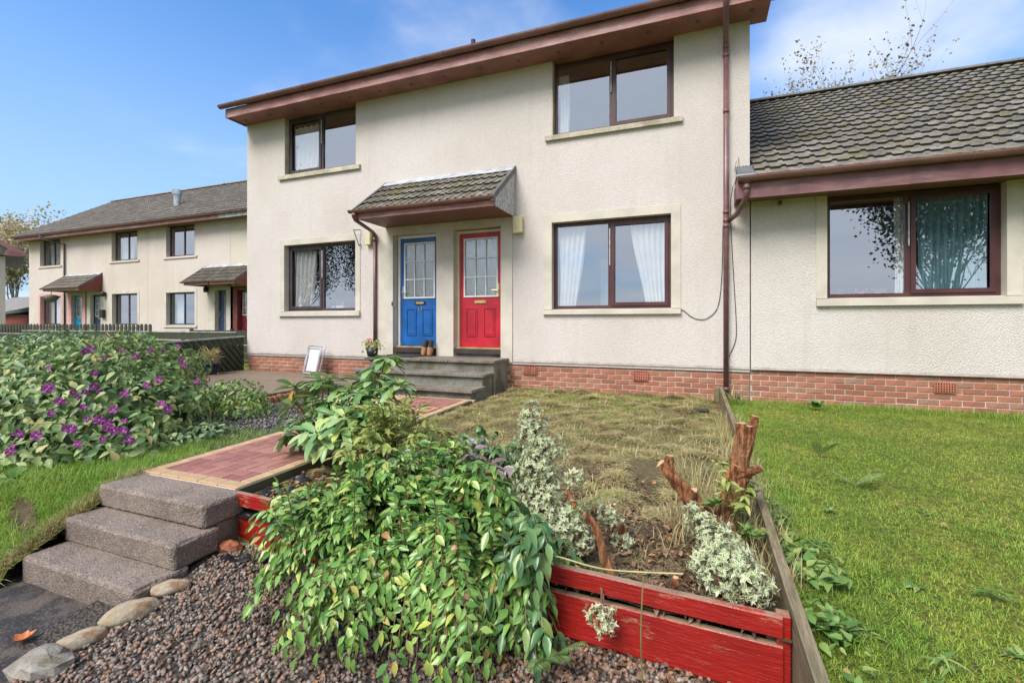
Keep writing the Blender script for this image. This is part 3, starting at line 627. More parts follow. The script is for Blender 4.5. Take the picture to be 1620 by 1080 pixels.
def door(parent, x0, x1, z0, z1, y, mat, bars=True, handle='L', num=None, letter='brass', frame_mat=None):
    """leaf is the part; frame, glazing, letter plate, handle, number its sub-parts"""
    W = x1 - x0; d = MB(); gx0, gx1, gz0, gz1 = x0 + W * 0.13, x1 - W * 0.11, z0 + (z1 - z0) * 0.452, z0 + (z1 - z0) * 0.945
    d.box(x0, x1, y + 0.006, y + 0.045, z0, gz0); d.box(x0, x1, y + 0.006, y + 0.045, gz1, z1)
    d.box(x0, gx0, y + 0.006, y + 0.045, gz0, gz1); d.box(gx1, x1, y + 0.006, y + 0.045, gz0, gz1)
    # raised mouldings of the two lower panels
    pz0, pz1 = z0 + 0.19, gz0 - 0.22
    for a, b in ((x0 + W * 0.15, x0 + W * 0.42), (x0 + W * 0.58, x0 + W * 0.85)):
        for q, r_, s, t_ in ((a, b, pz0, pz0 + 0.016), (a, b, pz1 - 0.016, pz1), (a, a + 0.016, pz0 + 0.016, pz1 - 0.016), (b - 0.016, b, pz0 + 0.016, pz1 - 0.016)): d.box(q, r_, y - 0.008, y + 0.0055, s, t_)
        d.box(a + 0.035, b - 0.035, y - 0.004, y + 0.0055, pz0 + 0.035, pz1 - 0.035)
    leaf = d.build('door', mat, parent)
    g = MB(); q = 0.028
    g.box(gx0 - q, gx1 + q, y - 0.012, y + 0.005, gz0 - q, gz0); g.box(gx0 - q, gx1 + q, y - 0.012, y + 0.005, gz1, gz1 + q)
    g.box(gx0 - q, gx0, y - 0.012, y + 0.005, gz0, gz1); g.box(gx1, gx1 + q, y - 0.012, y + 0.005, gz0, gz1)
    if bars:
        for k in (1, 2):
            xx = gx0 + (gx1 - gx0) * k / 3; zz_ = gz0 + (gz1 - gz0) * k / 3
            g.box(xx - 0.009, xx + 0.009, y - 0.010, y + 0.005, gz0, gz1); 
            for k2 in range(3):
                a = gx0 + (gx1 - gx0) * k2 / 3 + (0.009 if k2 else 0); b = gx0 + (gx1 - gx0) * (k2 + 1) / 3 - (0.009 if k2 < 2 else 0)
                g.box(a, b, y - 0.010, y + 0.005, zz_ - 0.009, zz_ + 0.009)
    g.build('glazing_bars', M['white'], leaf)
    for i in range(3):
        for j in range(3):
            p = MB(); a, b = gx0 + (gx1 - gx0) * i / 3, gx0 + (gx1 - gx0) * (i + 1) / 3; c, e = gz0 + (gz1 - gz0) * j / 3, gz0 + (gz1 - gz0) * (j + 1) / 3
            p.box(a + 0.001, b - 0.001, y + 0.010, y + 0.016, c + 0.001, e - 0.001); p.build('pane', M['glass_o'], leaf)
    b_ = MB(); b_.box(gx0, gx1, y + 0.05, y + 0.06, gz0, gz1); b_.build('glazing_back', M['room'], leaf)
    xc = (x0 + x1) / 2 + (0.02 if handle == 'L' else 0)
    l = MB(); l.cbox(xc - 0.115, xc + 0.115, y - 0.012, y + 0.005, gz0 - 0.145, gz0 - 0.085, 0.005); l.cbox(xc - 0.085, xc + 0.085, y - 0.020, y - 0.012, gz0 - 0.135, gz0 - 0.095, 0.004, 1)
    l.build('letterbox', [M[letter], M['brass']], leaf)
    h = MB(); hx = x0 + 0.055 if handle == 'L' else x1 - 0.05; sg = 1 if handle == 'L' else -1; hz = gz0 + 0.09
    h.cbox(hx - 0.018, hx + 0.018, y - 0.010, y + 0.005, hz - 0.12, hz + 0.12, 0.005); h.tube([(hx, y - 0.005, hz), (hx, y - 0.05, hz), (hx + sg * 0.11, y - 0.055, hz - 0.004)], 0.010, 8)
    h.build('door_handle', M['steel'] if handle == 'L' else M['brass'], leaf)
    if num:
        cu = bpy.data.curves.new('door_number', 'FONT'); cu.body = num; cu.size = 0.105; cu.extrude = 0.004; cu.align_x = 'CENTER'; cu.materials.append(M['brass'])
        tmp_ = bpy.data.objects.new('tmp', cu); me_ = bpy.data.meshes.new_from_object(tmp_); bpy.data.objects.remove(tmp_); o = link(bpy.data.objects.new('door_number', me_), leaf); o.location = (xc, y - 0.006, gz0 - 0.265); o.rotation_euler = (R(90), 0, 0)
    fr = MB(); fm = frame_matrix
    fr.box(x0 - 0.05, x0 - 0.004, y - 0.03, y + 0.05, z0 - 0.02, z1 + 0.05); fr.box(x1 + 0.004, x1 + 0.05, y - 0.03, y + 0.05, z0 - 0.02, z1 + 0.05)
    fr.box(x0 - 0.004, x1 + 0.004, y - 0.03, y + 0.05, z1 + 0.004, z1 + 0.05); fr.build('door_frame', frame_mat or M['white'], leaf)
    return leaf
def canopy(parent, x0, x1, zs, ywall, depth, ztop, side_mat, tilem, far=False, gm=None, wallx=None):
    yf = ywall - depth; fz = zs + 0.135
    mb = MB(); mb.box(x0, x1, yf, yf + 0.02, zs - 0.012, fz); mb.box(x0, x0 + 0.02, yf + 0.02, ywall, zs, zs + 0.10); mb.box(x1 - 0.02, x1, yf + 0.02, ywall, zs, zs + 0.10)
    root = mb.build('canopy', M['fascia'], parent)
    n = 8
    for k in range(n):
        s = MB(); a = yf + 0.022 + (depth - 0.024) * k / n; b = yf + 0.022 + (depth - 0.024) * (k + 1) / n - 0.006
        s.box(x0 + 0.022, x1 - 0.022, a, b, zs, zs + 0.012); s.build('soffit_board', M['soffit_d'], root)
        if far: break
    if far: pass
    pitch = (ztop - (fz + 0.02)) / depth
    zr = lambda y: fz + 0.015 + (y - yf) * pitch
    dk = MB(); dk.prism([(yf - 0.04, zr(yf - 0.04) - 0.03), (ywall, zr(ywall) - 0.03), (ywall, zr(ywall) - 0.006), (yf - 0.04, zr(yf - 0.04) - 0.006)], x0 + 0.01, x1 - 0.01); dk.build('roof_deck', M['verge'], root)
    nb_ = 9
    for side, (xa, xb) in enumerate(((x0 - 0.018, x0 - 0.001), (x1 + 0.001, x1 + 0.018))):
        for k in range(nb_):
            a = yf + 0.03 + (depth - 0.03) * k / nb_; b = yf + 0.03 + (depth - 0.03) * (k + 1) / nb_ - 0.008
            s = MB(); s.prism([(a, zs - 0.005), (b, zs - 0.005), (b, zr(b) - 0.035), (a, zr(a) - 0.035)], xa, xb)
            if far and k: continue
            if far: s = MB(); s.prism([(yf + 0.03, zs - 0.005), (ywall, zs - 0.005), (ywall, zr(ywall) - 0.035), (yf + 0.03, zr(yf + .03) - 0.035)], xa, xb)
            s.build('cladding_board', side_mat, root)
        v = MB(); xa2, xb2 = (x0 - 0.03, x0 + 0.012) if side == 0 else (x1 - 0.012, x1 + 0.035)
        v.prism([(yf - 0.07, zr(yf - 0.07) - 0.045), (ywall, zr(ywall) - 0.045), (ywall, zr(ywall) + 0.055), (yf - 0.07, zr(yf - 0.07) + 0.055)], xa2, xb2); v.build('verge_trim', M['verge'], root)
    g = 0.27; rows = max(2, int(round(depth * math.sqrt(1 + pitch * pitch) / g)))
    tm = tile_mesh('canopy_tile', tilem, (x1 - x0 - 0.03) / 9, g + 0.04)
    lay_tiles(root, tm, x0 + 0.013, x1 - 0.013, yf - 0.06, zr(yf - 0.06) - 0.002, pitch, rows, (x1 - x0 - 0.03) / 9, g, single=(None if far else (lambda x, r: True)), sub='roof_tile')
    fl = MB(); fl.prism([(ywall - 0.15, zr(ywall - 0.15) + 0.045), (ywall - 0.001, zr(ywall) + 0.03), (ywall - 0.001, ztop + 0.045), (ywall - 0.02, ztop + 0.045), (ywall - 0.155, zr(ywall - 0.15) + 0.055)], x0 + 0.02, x1 + 0.02); fl.build('lead_flashing', M['lead'], root)
    if not far or gm: half_gutter(root, x0 - 0.10, x1 + 0.03, yf - 0.058, fz - 0.008, 0.052, gm or M['gutter'], clips=None if far else [x0 + 0.12, x0 + 0.9, x0 + 1.7, x1 - 0.3])
    return root
def roof_slope(parent, x0, x1, ye, ze, yr, zr_, mat_t, rows_single=None, tw=0.33, tile_lo=True, name='roof', gable=True, back=True):
    pitch = (zr_ - ze) / (yr - ye); mb = MB()
    poly = [(ye + 0.07, ze - 0.01), (yr, zr_ - 0.05), (yr + (yr - ye), ze - 0.05), (yr + (yr - ye), ze - 0.15), (yr, zr_ - 0.16), (ye + 0.07, ze - 0.07)]
    mb.prism(poly, x0, x1); rf = mb.build(name, M['verge'], parent)
    tm = tile_mesh('roof_tile', mat_t, tw, lo=tile_lo)
    L = math.hypot(yr - ye, zr_ - ze); rows = int(L / 0.325)
    lay_tiles(rf, tm, x0, x1, ye - 0.03, ze - 0.045, pitch, rows, tw, L / rows, rows_single)
    return rf, pitch

# ------------------------------------------------------------------ main house
YF = 7.5
H = empty('house', (0, 0, 0), 'two storey cream roughcast house with blue and red front doors under one tiled porch', 'house')
ops = [(-8.10, -6.24, 4.70, 6.2), (-2.23, -0.32, 4.69, 6.2), (-8.10, -6.24, 1.84, 3.235), (-2.235, -0.357, 1.82, 3.262),
       (-5.36, -4.41, 0.9, 3.265), (-4.065, -3.14, 0.9, 3.285)]
ZP = 0.945
wall(H, -9.184, 0.706, ZP, 5.925, YF, ops, M['render'])
mb = MB()   # side and back walls
mb.box(-9.184, -8.9, YF + 0.281, 14.6, 0.4, 5.9); mb.box(0.42, 0.706, YF + 0.281, 14.6, 0.4, 5.9); mb.box(-8.9, 0.42, 14.3, 14.6, 0.4, 5.9)
mb.add([(-9.184, 7.781, 5.9), (-9.184, 14.6, 5.9), (-9.184, 11.0, 8.25), (-8.9, 7.781, 5.9), (-8.9, 14.6, 5.9), (-8.9, 11.0, 8.25)], [(0, 2, 1), (3, 4, 5), (0, 3, 5, 2), (1, 2, 5, 4)])
mb.add([(0.42, 7.781, 5.9), (0.42, 14.6, 5.9), (0.42, 11.0, 8.25), (0.706, 7.781, 5.9), (0.706, 14.6, 5.9), (0.706, 11.0, 8.25)], [(0, 2, 1), (3, 4, 5), (0, 3, 5, 2), (1, 2, 5, 4)])
mb.build('side_wall', M['render'], H)
# brick plinth: each brick an object
def plinth(parent, x0, x1, y, ztop, courses, skip, matb, single_to=None, off=0.0):
    mb = MB(); zb = ztop - courses * 0.0765
    mb.box(x0, x1, y + 0.016, y + 0.27, zb - 0.15, ztop - 0.0005); pl = mb.build('brick_plinth', M['mortar'], parent)
    bm_ = []
    for k in range(6):
        q = MB(); q.cbox(0, 0.2125, 0.007, 0.03, 0, 0.0635, 0.004)
        if k > 2: q.v = [(x * (0.478 if k > 3 else 1), yy + 0.0015 * math.sin(x * 90 + k), z) for x, yy, z in q.v]
        bm_.append(q.mesh('brick', matb))
    runs = MB()
    for c in range(courses):
        z = ztop - (c + 1) * 0.0765 + 0.0055; x = x0 + off - (0.11 if c % 2 else 0.0)
        while x < x1 - 0.02:
            a, b = max(x, x0 + 0.003), min(x + 0.2125, x1 - 0.003)
            if b - a > 0.03 and not any(s0 < a and b < s1_ for s0, s1_ in skip):
                if single_to is None or a < single_to:
                    m = Matrix.Translation((a, y + 0.0 + rnd.uniform(-0.003, 0.003), z)) @ Matrix.Rotation(rnd.uniform(-0.006, 0.006), 4, 'Z') @ Matrix.Diagonal(((b - a) / 0.2125, 1, 1, 1))
                    inst('brick', bm_[rnd.choice((0, 1, 2))], pl, m)
                else: runs.cbox(a, b, y + 0.007 + rnd.uniform(-0.003, 0.003), y + 0.03, z, z + 0.0635, 0.004)
            x += 0.2245
    if runs.v: runs.build('brick_run', M['brick_s'], pl)['kind'] = 'stuff'
    return pl
pl = plinth(H, -9.165, 0.706, YF + 0.014, ZP, 7, [(-5.6, -3.0), (-9.2 + 20, 30)], M['brick'])
def airbrick(parent, x0, x1, z0, z1, y):
    mb = MB(); nx, nz_ = 8, 4; mb.box(x0, x1, y, y + 0.012, z0, z1, 1)
    for i in range(nx + 1):
        xx = x0 + (x1 - x0) * i / nx; mb.box(xx - 0.006, xx + 0.006, y - 0.012, y - 0.0005, z0, z1)
    for i in range(nx):
        a = x0 + (x1 - x0) * i / nx + 0.006; b = x0 + (x1 - x0) * (i + 1) / nx - 0.006
        for j in range(nz_ + 1):
            zz_ = z0 + (z1 - z0) * j / nz_; mb.box(a, b, y - 0.012, y - 0.0005, max(z0, zz_ - 0.005), min(z1, zz_ + 0.005))
    return mb.build('air_brick', [M['airbrick'], M['black']], parent)
airbrick(H, -2.735, -2.505, 0.735, 0.872, YF + 0.009); airbrick(H, -0.915, -0.70, 0.712, 0.86, YF + 0.009)
# drip edge of the roughcast
for xa, xb in ((-9.184, -5.74), (-2.92, 0.706)): MB().prism([(YF - 0.018, ZP - 0.004), (YF + 0.01, ZP - 0.004), (YF + 0.01, ZP + 0.03), (YF - 0.001, ZP + 0.03)], xa, xb).build('drip_edge', M['drip'], H)
# windows
fy = YF + 0.115
w1 = window(H, -8.10, -6.24, 4.72, 5.915, fy, M['frame_grey'], 0.49, sash='L')
w2 = window(H, -2.225, -0.325, 4.71, 5.915, fy, M['frame'], 0.5, sash='R')
w3 = window(H, -8.095, -6.245, 1.85, 3.23, fy, M['frame_grey'], 0.50, sash='L')
w4 = window(H, -2.23, -0.36, 1.83, 3.258, fy, M['frame'], 0.5, sash='R')
for o_, z_ in (((-8.10, -6.24, 4.7, 5.9), 0), ((-2.23, -0.32, 4.69, 5.9), 0), ((-8.10, -6.24, 1.84, 3.23), 0), ((-2.235, -0.357, 1.82, 3.26), 0)): room(H, o_[0], o_[1], o_[2], o_[3], YF)
sill(H, -8.24, -6.12, 4.615, 4.712, YF); sill(H, -2.34, -0.195, 4.612, 4.70, YF); sill(H, -8.235, -6.125, 1.745, 1.845, YF, M['plaster']); sill(H, -2.378, -0.222, 1.742, 1.825, YF, M['plaster'])
surround(H, -8.215, -6.13, 3.35, -8.10, -6.24, 3.235, 1.846, YF); surround(H, -2.375, -0.222, 3.388, -2.235, -0.357, 3.262, 1.827, YF)
MB().box(-8.1, -8.085, YF + 0.002, YF + 0.114, 4.716, 5.918).build('window_reveal', M['plaster_d'], H); MB().box(-2.23, -2.217, YF + 0.002, YF + 0.114, 4.706, 5.918).build('window_reveal', M['plaster_d'], H)
curtain(w1, -7.98, -7.20, 4.75, 5.75, fy + 0.072, M['curtain'], 0.25, 1, 5)
curtain(w3, -8.0, -7.40, 1.87, 3.15, fy + 0.072, M['curtain'], 0.2, 1, 5)
curtain(w4, -2.15, -1.70, 1.86, 3.2, fy + 0.072, M['curtain'], 0.35, 1, 5); curtain(w4, -0.98, -0.44, 1.86, 3.2, fy + 0.072, M['curtain'], 0.45, -1, 6)
curtain(w2, -2.15, -1.98, 4.75, 5.75, fy + 0.072, M['curtain'], 0.0, 1, 3)
mb = MB(); mb.box(-1.62, -1.47, fy + 0.9, fy + 0.92, 1.6, 2.75); mb.build('inner_door_glass', M['curtain'], w4)
for xx in (-1.32,):
    pass
# window sill items in the lower left window
q = empty('sill_plant', (-6.85, fy + 0.16, 1.87), 'small green plant in a white trough behind the lower left window', 'houseplant')
mb = MB(); mb.cbox(-0.10, 0.10, -0.04, 0.04, 0.0, 0.085, 0.008); mb.build('trough', M['white'], q)
P = np.zeros((26, 3)); P[:, 0] = rng.uniform(-0.08, 0.06, 26); P[:, 2] = 0.08; P += np.array(q.location)
leaves('leaf', T_LANCE, P, np.c_[rng.normal(0, .5, 26), rng.normal(0, .3, 26), np.ones(26)], np.c_[rng.normal(0, 1, 26), -np.ones(26), np.zeros(26)], rng.uniform(0.05, 0.12, 26), 0.35, M['lf_weed'], q)
q = tag(MB().lathe([(0.0, 0), (0.035, 0), (0.045, 0.085), (0.038, 0.085), (0.03, 0.01)], n=14).build('sill_cup', M['white']), 'small white pot left of the trough behind the lower left window', 'pot'); q.location = (-7.03, fy + 0.16, 1.87)
# door surrounds and doors
mb = MB(); yA, yB = YF - 0.022, YF + 0.10
yB = YF + 0.281; mb.box(-5.73, -5.357, yA, yB, 0.98, 3.262); mb.box(-4.413, -4.062, yA, yB, 0.98, 3.262); mb.box(-3.143, -2.93, yA, yB, 0.93, 3.282); mb.box(-5.73, -4.0625, yA, yB, 3.262, 3.413); mb.box(-4.062, -2.93, yA, yB, 3.282, 3.413)
mb.build('door_surround', M['plaster'], H)
d1 = door(H, -5.29, -4.475, 1.178, 3.205, YF + 0.15, M['blue'], handle='L', num='17', letter='black')
d2 = door(H, -4.015, -3.20, 1.172, 3.212, YF + 0.15, M['red'], handle='R', letter='brass', frame_mat=M['cream_box'])
for xa, xb in ((-5.355, -4.415), (-4.06, -3.145)):
    mb = MB(); mb.box(xa, xb, YF + 0.05, YF + 0.2, 1.145, 1.168, 0); mb.box(xa + 0.02, xb, YF - 0.03, YF + 0.2, 1.06, 1.144, 1); mb.box(xa, xb, YF + 0.02, YF + 0.22, 0.985, 1.059, 2); mb.build('door_threshold', [M['brass'], M['sillwood'], M['riser']], H)
mb = MB(); mb.box(-5.38, -3.1, YF + 0.27, YF + 0.29, 0.95, 3.3); mb.build('door_backing', M['room'], H)
mb = MB(); mb.cbox(-5.385, -5.355, YF - 0.03, YF - 0.022, 1.93, 2.0, 0.004); mb.build('doorbell', M['black'], H)
cp = canopy(H, -5.50, -2.90, 3.415, YF, 0.875, 4.235, M['clad'], m_tile('porch_tile', 0.6, (0.115, 0.108, 0.105)))
mb = MB(); mb.tube([(-5.50, 6.567, 3.50), (-5.50, 6.567, 3.42), (-5.50, 6.60, 3.385), (-5.72, 7.35, 3.33), (-5.742, 7.44, 3.30), (-5.742, 7.445, 3.22)], 0.034, 10)
mb.tube([(-5.742, 7.445, 3.23), (-5.742, 7.445, 1.02)], 0.033, 10); mb.tube([(-5.742, 7.445, 3.16), (-5.742, 7.445, 3.24)], 0.040, 10); mb.box(-5.80, -5.69, 7.45, 7.5, 1.27, 1.30)
mb.tube([(-5.50, 6.567, 3.43), (-5.50, 6.567, 3.49)], 0.042, 10); mb.build('porch_downpipe', M['pipe'], H, True)
# soffit, fascia, gutter, main roof
XL, XR = -9.19, 0.93
mb = MB(); mb.box(XL, XR, 7.035, YF + 0.13, 5.925, 5.94); so = mb.build('soffit', M['soffit'], H)
for k in range(15):
    xx = -8.95 + k * 0.69; v = MB(); v.lathe([(0.0, 0.004), (0.022, 0.004), (0.03, -0.004), (0.033, 0.0)], (xx, 7.27, 5.922), 12); v.build('soffit_vent', M['black'], so)
mb = MB(); mb.box(XL - 0.02, XR + 0.02, 7.012, 7.034, 5.90, 6.085); mb.build('fascia', M['fascia'], H)
mb = MB(); mb.prism([(7.012, 5.90), (7.5, 5.90), (7.5, 6.35), (7.012, 6.06)], XL - 0.021, XL - 0.002); mb.prism([(7.012, 5.90), (7.06, 5.86), (11.0, 8.35), (11.0, 8.48), (7.012, 6.06)], XR + 0.021, XR + 0.04); mb.build('barge_board', M['fascia'], H)
half_gutter(H, -9.29, 0.97, 6.948, 6.135, 0.066, clips=[-8.75, -7.9, -7.0, -6.72, -5.6, -4.5, -3.95, -3.4, -2.3, -1.25, -0.2, 0.55])
roof_slope(H, -9.21, 0.98, 7.0, 6.12, 11.0, 8.46, M['tile'])
mb = MB(); mb.tube([(-5.0, 10.2, 7.8), (-5.0, 10.2, 8.40)], 0.055, 10); mb.build('vent_pipe', M['black'], H)
# big downpipe
mb = MB(); mb.tube([(0.367, 6.95, 6.10), (0.367, 6.95, 5.98), (0.372, 7.05, 5.86), (0.392, 7.40, 5.66), (0.394, 7.435, 5.58)], 0.038, 12)
mb.tube([(0.394, 7.435, 5.6), (0.394, 7.435, 0.56)], 0.036, 12)
for z_ in (5.55, 5.42, 4.62, 3.17, 3.05, 2.97, 0.63): mb.tube([(0.394, 7.435, z_), (0.394, 7.435, z_ + 0.05)], 0.043, 12)
mb.build('downpipe', M['pipe'], H, True)
mb = MB(); mb.tube([(0.62, 6.99, 3.46), (0.62, 6.99, 3.34), (0.60, 7.05, 3.24), (0.52, 7.28, 3.12), (0.43, 7.43, 3.07)], 0.035, 12); mb.tube([(0.62, 6.99, 3.38), (0.62, 6.99, 3.44)], 0.043, 12); mb.tube([(0.62, 6.99, 3.47), (0.62, 6.99, 3.51)], [0.05, 0.062], 12)
mb.build('branch_pipe', M['pipe'], H, True)
# cables
def cable(pts, r=0.005, n=24):
    # catmull-rom through pts
    pts = [Vector(p) for p in pts]; pts = [pts[0]] + pts + [pts[-1]]; out = []
    for i in range(1, len(pts) - 2):
        for k in range(8):
            t_ = k / 8; a, b, c, d = pts[i - 1:i + 3]
            out.append(0.5 * ((2 * b) + (c - a) * t_ + (2 * a - 5 * b + 4 * c - d) * t_ * t_ + (3 * b - a - 3 * c + d) * t_ ** 3))
    out.append(pts[-2]); return MB().tube(out, r, 6)
cable([(-0.36, 7.47, 1.80), (-0.22, 7.485, 1.81), (-0.08, 7.49, 1.70), (0.03, 7.49, 1.655), (0.16, 7.49, 1.68), (0.29, 7.49, 1.85), (0.34, 7.49, 2.3), (0.355, 7.49, 3.0)]).build('cable', M['black'], H)
cable([(0.47, 7.2, 3.50), (0.455, 7.47, 3.3), (0.47, 7.49, 2.8), (0.50, 7.49, 2.2), (0.53, 7.49, 1.6), (0.52, 7.49, 1.35), (0.43, 7.49, 1.1)]).build('cable', M['black'], H)
mb = MB(); mb.cbox(-2.90, -2.725, 7.40, 7.49, 3.115, 3.40, 0.012); tag(mb.build('wall_box', M['cream_box']), 'cream plastic box on the wall right of the red door', 'wall box')
mb = MB(); mb.cbox(-5.955, -5.83, 7.41, 7.49, 3.10, 3.375, 0.012); tag(mb.build('wall_box', M['cream_box']), 'cream plastic box behind the porch downpipe left of the doors', 'wall box')
mb = MB(); mb.tube([(-6.12, 7.49, 3.42), (-6.12, 7.28, 3.38)], 0.008, 6); mb.tube([(-6.12, 7.49, 3.15), (-6.12, 7.45, 3.1), (-6.12, 7.42, 3.16), (-6.12, 7.30, 3.37)], 0.008, 6)
tag(mb.build('basket_bracket', M['black']), 'black curled hanging basket bracket on the wall under the porch gutter', 'bracket')

# ------------------------------------------------------------------ bungalow
B = empty('bungalow', (0, 0, 0), 'low cream roughcast bungalow with mossy tiled roof joined to the tall house', 'bungalow')
wall(B, 0.722, 9.0, ZP - 0.003, 3.33, YF + 0.002, [(1.642, 3.50, 1.93, 3.5)], M['render_b'])
mb = MB(); mb.box(8.72, 9.0, YF + 0.285, 16.4, 0.4, 3.33); mb.box(0.722, 8.71, 16.4, 16.6, 0.4, 3.33); mb.add([(9.0, 7.79, 3.33), (9.0, 16.4, 3.33), (9.0, 12.0, 6.45), (8.72, 7.79, 3.33), (8.72, 16.4, 3.33), (8.72, 12.0, 6.45)], [(0, 1, 2), (3, 5, 4), (0, 2, 5, 3), (1, 4, 5, 2)]); mb.build('side_wall', M['render_b'], B)
plinth(B, 0.715, 9.0, YF + 0.016, ZP - 0.003, 7, [], M['brick'], single_to=4.4, off=-0.09)
airbrick(B, 2.805, 3.02, 0.725, 0.845, YF + 0.011)
w5 = window(B, 1.645, 3.495, 1.935, 3.315, fy, M['frame'], 0.5, sash='R', fw=0.06); room(B, 1.64, 3.5, 1.93, 3.3, YF)
sill(B, 1.517, 3.64, 1.832, 1.935, YF, M['plaster'])
for xa, xb in ((1.517, 1.645), (3.496, 3.64)): MB().box(xa, xb, YF - 0.012, YF + 0.114, 1.936, 3.325).build('window_surround', M['plaster'], B)
curtain(w5, 2.70, 3.40, 1.96, 3.25, fy + 0.072, M['teal'], 0.0, -1, 9); curtain(w5, 2.45, 2.62, 1.96, 3.25, fy + 0.072, M['curtain'], 0.0, -1, 3)
mb = MB(); mb.prism([(YF - 0.018, ZP - 0.006), (YF + 0.01, ZP - 0.006), (YF + 0.01, ZP + 0.028), (YF - 0.001, ZP + 0.028)], 0.722, 9.0); mb.build('drip_edge', M['drip'], B)
mb = MB(); mb.box(0.52, 9.25, 7.06, YF + 0.13, 3.332, 3.346); mb.build('soffit', M['soffit_d'], B)
mb = MB(); mb.box(0.50, 9.27, 7.03, 7.055, 3.275, 3.515); mb.box(0.50, 0.519, 7.056, 7.49, 3.29, 3.50); mb.build('fascia', m_upvc('bungalow_fascia', (0.19, 0.085, 0.095), 0.35, 0.5), B)
half_gutter(B, 0.515, 9.3, 6.965, 3.548, 0.068, clips=[0.72, 1.10, 2.0, 2.95, 3.9, 5.0, 6.0, 7.0])
rf, pitch = roof_slope(B, 0.74, 9.3, 7.0, 3.56, 12.0, 6.62, M['tile'], rows_single=lambda x, r: x < 3.75 + r * 0.155, tile_lo=False, tw=0.385)
mb = MB(); mb.prism([(7.0, 3.5), (7.498, 3.79), (7.498, 3.85), (7.0, 3.56)], 0.52, 0.735); mb.build('verge_piece', M['verge'], B)
for k in range(19):
    r_ = MB(); x0 = 0.75 + k * 0.45; prof = [(12.0 + 0.15 * math.cos(a), 6.60 + 0.085 * math.sin(a)) for a in [math.pi * i / 8 for i in range(9)]]
    r_.prism(prof, x0 + 0.004, x0 + 0.446); o = r_.build('ridge_tile', M['ridge'], rf)
mb = MB(); mb.box(0.53, 0.72, 7.38, 7.492, 3.62, 3.76); mb.box(0.50, 0.74, 7.02, 7.45, 3.575, 3.60); mb.build('lead_flashing', M['lead'], B)
g_ = MB()
for k in range(7):
    a = Vector((0.50 + 0.035 * k, 7.42, 3.76)); g_.tube([a, a + Vector((rnd.uniform(-.05, .05), -0.02, rnd.uniform(0.05, 0.2)))], 0.003, 4)
tag(g_.build('roof_weed', M['twig']), 'dry weed stalks growing on the lead flashing beside the downpipe', 'weed')
mb = MB(); mb.cbox(1.06, 1.10, 7.42, 7.49, 3.24, 3.30, 0.005); mb.build('soffit_hook', M['pipe'], B)
# flowers seen on the inside sill of the bungalow window
for k, (xx, mt, n_) in enumerate(((1.86, 'lf_dark', 40), (2.10, 'petal_o', 20), (2.30, 'petal_o', 24))):
    q = empty('window_flowers', (xx, fy + 0.16, 1.96), ['leafy dark green plant at the left end behind the bungalow window', 'peach flowers behind the bungalow window, left bunch of two', 'peach flowers behind the bungalow window, right bunch by the mullion'][k], 'houseplant', 'plants on the bungalow window sill')
    P = np.array(q.location) + np.c_[rng.normal(0, .04, n_), rng.normal(0, .02, n_), rng.uniform(0.03, .13, n_)]
    leaves('leaf', T_OVATE, P, rng.normal(0, 1, (n_, 3)), rng.normal(0, 1, (n_, 3)), 0.045, 0.7, M[mt], q)
    MB().lathe([(0, 0), (0.03, 0), (0.04, 0.05), (0.03, 0.05)], n=12).build('vase', M['white'], q)

